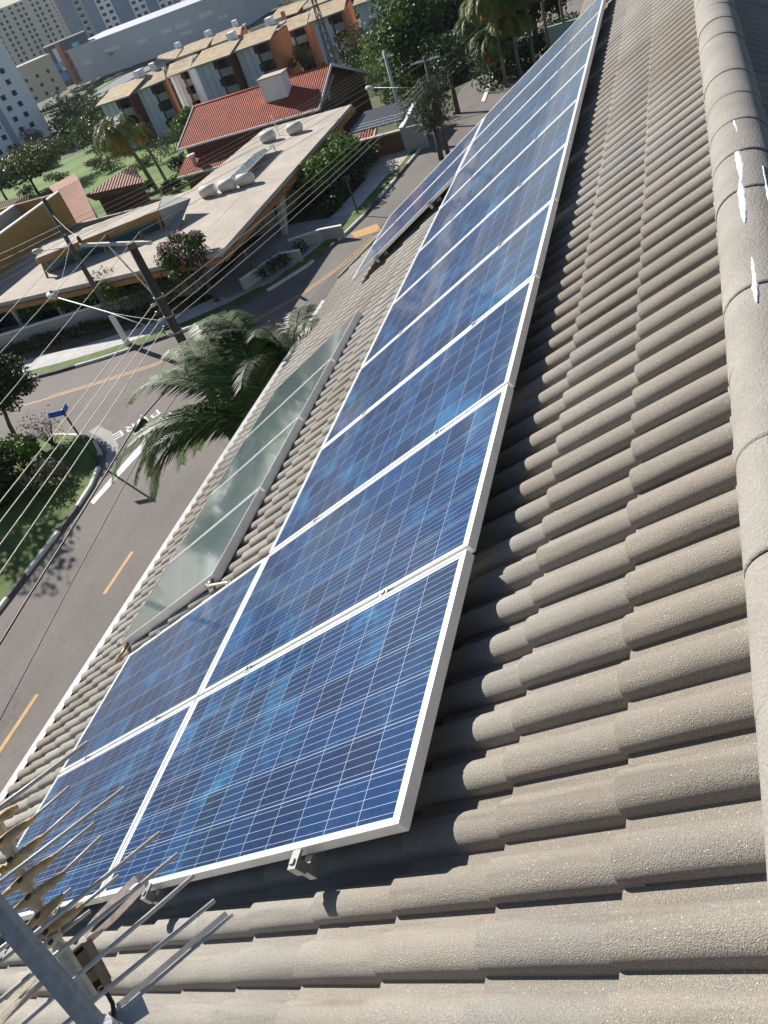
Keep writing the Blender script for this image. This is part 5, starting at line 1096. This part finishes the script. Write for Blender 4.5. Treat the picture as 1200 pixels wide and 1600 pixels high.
ml = tower('shopping_mall', 'long windowless grey mall with pale sign panels', 'shopping mall', (392, 38), 31, 92, 40, 12.5, (-.02, 1), 'mall', [], 0, 3, 1, 1)
for x0, x1, z0_, z1_ in ((14, 21, 7.5, 9.3), (26, 33, 6.8, 8.4), (35, 40, 7.0, 8.6), (26, 32, 4, 5.3), (48, 53, 6.5, 8), (62, 70, 7.5, 9), (78, 83, 6, 7.4), (8, 13, 5, 6.2)):
    b = MB(); b.box((x0, -.3, z0_), (x1, .3, z1_)); b.build('sign_panel', M['mall_sign'], ml, loc=(0, 0, 0))
# cars along the avenue
def make_car():
    t = thing('parked_car', '', 'car'); b = MB(); b.prism([(-2.1, -.85, .35), (2.1, -.85, .35), (2.1, -.85, .8), (1.2, -.85, .95), (-1.9, -.85, .98), (-2.1, -.85, .8)], (0, 1.7, 0)); b.build('body', M['car_paint'], t, loc=(0, 0, 0))
    b = MB(); b.prism([(-1.7, -.75, .97), (1.0, -.75, .95), (.45, -.65, 1.42), (-1.2, -.65, 1.45)], (0, 1.5, 0)); b.build('cabin', M['dark_glass'], t, loc=(0, 0, 0))
    for x in (-1.3, 1.3):
        for y in (-.86, .70): b = MB(); b.tube([(x, y, .33), (x, y + .18, .33)], .33, 12); b.build('wheel', M['tyre'], t, loc=(0, 0, 0))
    return t
car = make_car(); reg(car)
spots = [((100, 160), 'nearest the white tower'), ((124, 143), 'second from the white tower'), ((150, 131), 'in the middle of the line'), ((172, 128), 'just below the mall corner'), ((188, 120), 'below the first mall palm'), ((206, 108), 'by the verge next to the leftmost townhouse')]
for i, (q, lab) in enumerate(spots):
    t = car if i == 0 else clone(car); p = GT(*q); t.location = (p.x, p.y, T(p.x, p.y) + .4); t.rotation_euler = (0, 0, math.radians(-62)); t['label'] = 'distant parked car on the avenue, ' + lab; t['category'] = 'car'; t['group'] = 'cars parked along the avenue'

# ================================================================ background planting
def bt(px, py, h, rx, m='leaf', seed=0, label='', n=1500, size=.4, rz=None, cl=20, **k):
    g = gt(px, py); return tree(k.pop('name', 'tree'), label, 'tree', g, h, rx, rz or rx * .8, m, .1 + h * .02, n, size, cl, seed=seed, **k)
bt(62, 306, 7.0, 11.5, 'leaf_olive', 51, 'wide umbrella-crowned tree spreading over the meadow at left', 8500, .5, rz=2.4, cl=60, flat=True, ry=8, crown_lo=.4)
bt(15, 318, 6.5, 7.5, 'leaf_olive', 52, 'umbrella-crowned tree at the left edge beside the wide one', 4200, .5, rz=2.2, cl=36, flat=True)
bt(125, 225, 9, 7.5, 'leaf_dark', 53, 'dark tree at the foot of the white tower, its left one', 2200, .6)
bt(165, 225, 9, 7.0, 'leaf', 54, 'green tree between the white tower and the coconut palm', 2400, .6)
bt(215, 200, 8, 6, 'leaf_olive', 55, 'olive tree right behind the coconut palm', 1800, .5)
bt(110, 200, 11, 7, 'leaf_dark', 56, 'dark tree hugging the base corner of the white tower', 1800, .6)
bt(55, 232, 7, 6, 'leaf_grey', 57, 'greyish bush-like tree in front of the white tower base', 1500, .5)
bt(290, 178, 8.5, 5.5, 'leaf_olive', 58, 'shrubby tree before the orange end wall, left of the red roof', 3000, .42, cl=30)
bt(318, 165, 6.5, 4.0, 'leaf', 59, 'smaller green tree under the third townhouse', 1600, .4)
bt(345, 150, 5, 3.0, 'leaf', 60, 'low round tree at the red roof ridge below the fourth townhouse', 1000, .35)
bt(445, 128, 6.5, 3.6, 'leaf_olive', 61, 'olive bush-tree in the gap right of the white chimney box', 1400, .35)
bt(480, 122, 5.5, 3.0, 'leaf_olive', 62, 'small olive tree left of the lattice pole', 900, .35)
bt(560, 108, 6.5, 4.0, 'leaf_olive', 63, 'round olive tree right of the small townhouse palm', 1500, .35)
bt(600, 120, 6, 4.2, 'leaf_bright', 64, 'bright green tree behind the gable end of the red-roofed house', 1600, .4)
bt(640, 140, 8, 4.2, 'leaf', 65, 'leafy tree behind the pale pole', 2000, .4)
bt(668, 150, 11, 5.2, 'leaf', 66, 'tall dense dark tree at top centre, its left half', 4800, .5, rz=6.5, cl=40)
bt(702, 132, 12, 5.6, 'leaf_dark', 67, 'tall dense dark tree at top centre, its right neighbour', 4200, .5, rz=7, cl=40)
bt(730, 118, 10, 5, 'leaf_dark', 68, 'dark round tree shading the upper street', 3200, .42, cl=30)
bt(770, 85, 12, 6.5, 'leaf_dark', 69, 'dark tree behind the yellowing palms', 3000, .5, rz=6)
bt(838, 60, 12, 7, 'leaf_dark', 70, 'dark tree above the green wall', 3000, .5, rz=6)
bt(640, 190, 3.2, 2.3, 'leaf', 71, 'green bush on the lawn right of the pale pole', 1200, .28)
bt(690, 250, 5.6, 2.4, 'leaf_grey', 72, 'airy grey-green tree in front of the far dark pole', 2600, .2, cl=26)
bt(716, 178, 6.2, 2.6, 'leaf_dark', 73, 'small dark tree with forked trunks by the upper street', 1500, .25, crown_lo=.5)
bt(400, 15, 9, 7, 'leaf_dark', 74, 'dark trees right of the mall end', 2200, .6)
bt(440, 8, 9, 7, 'leaf', 75, 'green tree behind the rear townhouses', 1800, .6)
bt(120, 165, 6, 4, 'leaf_dark', 76, 'small dark tree at the avenue by the low cream building', 900, .5)
bt(85, 140, 7, 4.5, 'leaf', 77, 'green tree against the low cream building', 900, .5)
bt(145, 152, 6, 4, 'leaf', 78, 'green tree on the avenue verge below the mall corner', 900, .5)
for i, (px, py, h_, r_, m_, lab) in enumerate(((60, 268, 6, 5.0, 'leaf_olive', 'olive tree filling in behind the wide umbrella tree'), (185, 238, 6.5, 5.0, 'leaf_dark', 'dark tree left of the coconut palm crown'), (150, 205, 9, 6, 'leaf_dark', 'dark tree right of the white tower base'), (235, 214, 5.5, 4.0, 'leaf', 'green tree just below the second townhouse'), (190, 185, 7, 5, 'leaf_dark', 'dark tree in front of the leftmost townhouse'), (300, 212, 4.0, 2.6, 'leaf_bright', 'bright small tree touching the left end of the red roof'), (40, 185 + 70, 6, 5, 'leaf_dark', 'dark low tree before the white tower at the left edge'), (655, 25, 13, 7, 'leaf', 'green tree behind the rightmost townhouse'))):
    bt(px, py, h_, r_, m_, 160 + i, lab, 1900, .5, cl=24)
bt(640, 125, 10, 5.0, 'leaf', 190, 'leafy green tree between the townhouses and the tall dark trees', 3000, .42, cl=30)
bt(735, 90, 12, 6.5, 'leaf_dark', 191, 'dense dark tree directly left of the palm clump', 4200, .45, cl=36)
bt(800, 70, 12, 7, 'leaf_dark', 192, 'dark tree in the middle behind the palm clump', 3600, .5, cl=30)
bt(880, 45, 12, 7, 'leaf_dark', 193, 'dark tree behind the last palm', 3000, .5, cl=26)
bt(560, 60, 9, 5, 'leaf', 194, 'green tree before the rightmost townhouse', 1800, .4, cl=24)
# palms
g = gt(247, 300); palm('coconut_palm', 'tall coconut palm with yellowing fronds above the pink-roofed bungalows', g, 7.6, 4.2, nf=28, seed=81, m='leaf_palm_y', trunk=.22, ll=.9, nl=26, lw=.12, lean=(-1.0, .9), dead=6, up=1.0, droop=1.2)
g = gt(262, 287); palm('coconut_palm', 'second slimmer trunked palm just right of the tall coconut palm', g, 6.6, 2.6, nf=12, seed=82, m='leaf_palm_y', trunk=.16, ll=.6, nl=18, lw=.08, lean=(-.6, .5), dead=4)
for i, ((px, py), h_) in enumerate((((190, 115), 9), ((208, 106), 9), ((226, 98), 9.5), ((265, 85), 6), ((277, 80), 6), ((290, 75), 6.5))):
    g = gt(px, py); palm('street_palm', ['leftmost', 'second', 'third', 'fourth', 'fifth', 'sixth'][i] + ' palm from the left in front of the grey mall', g, h_, 3.6, nf=14, seed=90 + i, trunk=.25, ll=1.0, nl=12, lw=.22, dead=0, dist_parts=False, group='palms before the mall')
g = gt(530, 100); palm('street_palm', 'small feathery palm in front of the fifth townhouse', g, 6.5, 2.6, nf=14, seed=97, ll=.7, nl=16, lw=.12, dist_parts=False, m='leaf')
for i, (px, py, h_) in enumerate(((757, 118, 4.4), (770, 112, 5.4), (792, 138, 6.6), (815, 128, 6.6), (838, 116, 6.8), (862, 104, 7.0), (782, 132, 3.6), (812, 122, 4.6), (888, 92, 7.2))):
    g = gt(px, py); palm('clump_palm', ['first', 'second', 'third', 'fourth', 'fifth', 'sixth', 'short lower-left', 'short lower-middle', 'last'][i] + ' yellow-green palm in the clump by the upper street', g, h_, 2.5, nf=30, seed=110 + i, m='leaf_palm_y' if i % 3 else 'leaf', trunk=.12, ll=.85, nl=24, lw=.13, dead=5, droop=1.15, group='palm clump by the upper street', mdead='leaf_gold')
a_, c_ = GT(768, 142), GT(900, 60); hedge('hedge', 'dark undergrowth below the palm clump', (a_.x, a_.y), (c_.x, c_.y), 3.0, 2.0, 'leaf_dark', 3600, .3, 171, z=T(a_.x, a_.y))
for i, (px, py, r, h_) in enumerate(((588, 142, 3.0, 3.0), (610, 160, 2.6, 2.6), (604, 128, 3.2, 3.4), (560, 118, 2.6, 2.6))):
    shrub('garden_bush', ['bright bush below the gable corner, in front', 'bright bush beside the foot of the pale pole', 'tall bright bush behind the gable corner', 'bright bush at the rear eave of the red roof'][i], gt(px, py), r, h_, 'leaf_bright' if i % 2 == 0 else 'leaf', 1300, .3, 210 + i, clumps=12)
# green wall by the palms
a = GT(872, 70); b = MB(); b.box((71.5, 1.0, T(75, 8) - .5), (71.8, 9.3, T(75, 8) + 2.6)); t = thing('green_wall', 'pale green boundary wall behind the palm clump', 'wall', (71.6, 8, T(72, 8))); b.build('wall_panel', M['green_wall'], t)
# small garden plants
for i, (px, py, r, h_, m_, lab) in enumerate(((190, 318, 1.2, 1.5, 'leaf_bright', 'yellow-green bush behind the raised rear slab, left one'), (210, 312, 1.1, 1.4, 'leaf', 'green bush behind the raised rear slab, middle one'), (232, 304, 1.2, 1.6, 'leaf_dark', 'dark bush behind the raised rear slab, right one'), (285, 290, 1.4, 1.5, 'leaf_bright', 'bush below the red lower roof, left one'), (315, 278, 1.4, 1.6, 'leaf', 'bush below the red lower roof, right one'), (50, 312, 2.0, 3.0, 'leaf_dark', 'dark spiky clump on the meadow edge by the brown roof'), (250, 255, 2.6, 3.2, 'leaf_grey', 'dry greyish thicket beyond the coconut palm'), (275, 235, 2.6, 3.0, 'leaf_olive', 'olive thicket between the meadow and the red roof'))):
    shrub('garden_bush', lab, gt(px, py), r, h_, m_, 700, .25, 130 + i)
shrub('red_bush', 'bright red-leaved bush before the smaller pink-roofed bungalow', gt(212, 310), 1.7, 2.6, 'red_leaf', 1300, .22, 150)
shrub('garden_bush', 'low green plants on the lawn by the far dark pole', gt(660, 205), 2.0, .9, 'leaf_bright', 800, .22, 151)

for i, (px, py, r, h_, m_, lab) in enumerate(((175, 268, 2.2, 1.8, 'leaf_olive', 'olive bush on the meadow left of the coconut trunk'), (225, 262, 1.8, 1.5, 'leaf_bright', 'yellow-green bush on the meadow between the two palm trunks'), (283, 262, 1.6, 1.6, 'leaf_dark', 'dark bush beside the lower red roof corner'), (150, 262, 1.8, 1.5, 'leaf_grey', 'grey dry bush on the meadow'), (95, 285, 2.0, 1.7, 'leaf_olive', 'olive bush above the broad pink roof'), (268, 300, 1.4, 1.3, 'leaf_dark', 'dark rounded bush at the foot of the palms'))):
    shrub('garden_bush', lab, gt(px, py), r, h_, m_, 800, .28, 180 + i)
# ================================================================ the air between here and the towers
b = MB(); b.box((-70, -420, Z0 - 26), (760, 640, 20)); hz = kind(b.build('haze', mat('air', (1, 1, 1))), 'stuff')
hm = hz.data.materials[0]; N = hm.node_tree.nodes; L = hm.node_tree.links; N.remove(N['Principled BSDF']); pv_ = N.new('ShaderNodeVolumePrincipled'); pv_.inputs['Density'].default_value = .00008; pv_.inputs['Color'].default_value = (.86, .92, 1, 1); pv_.inputs['Anisotropy'].default_value = .3
L.new(pv_.outputs[0], N['Material Output'].inputs['Volume'])
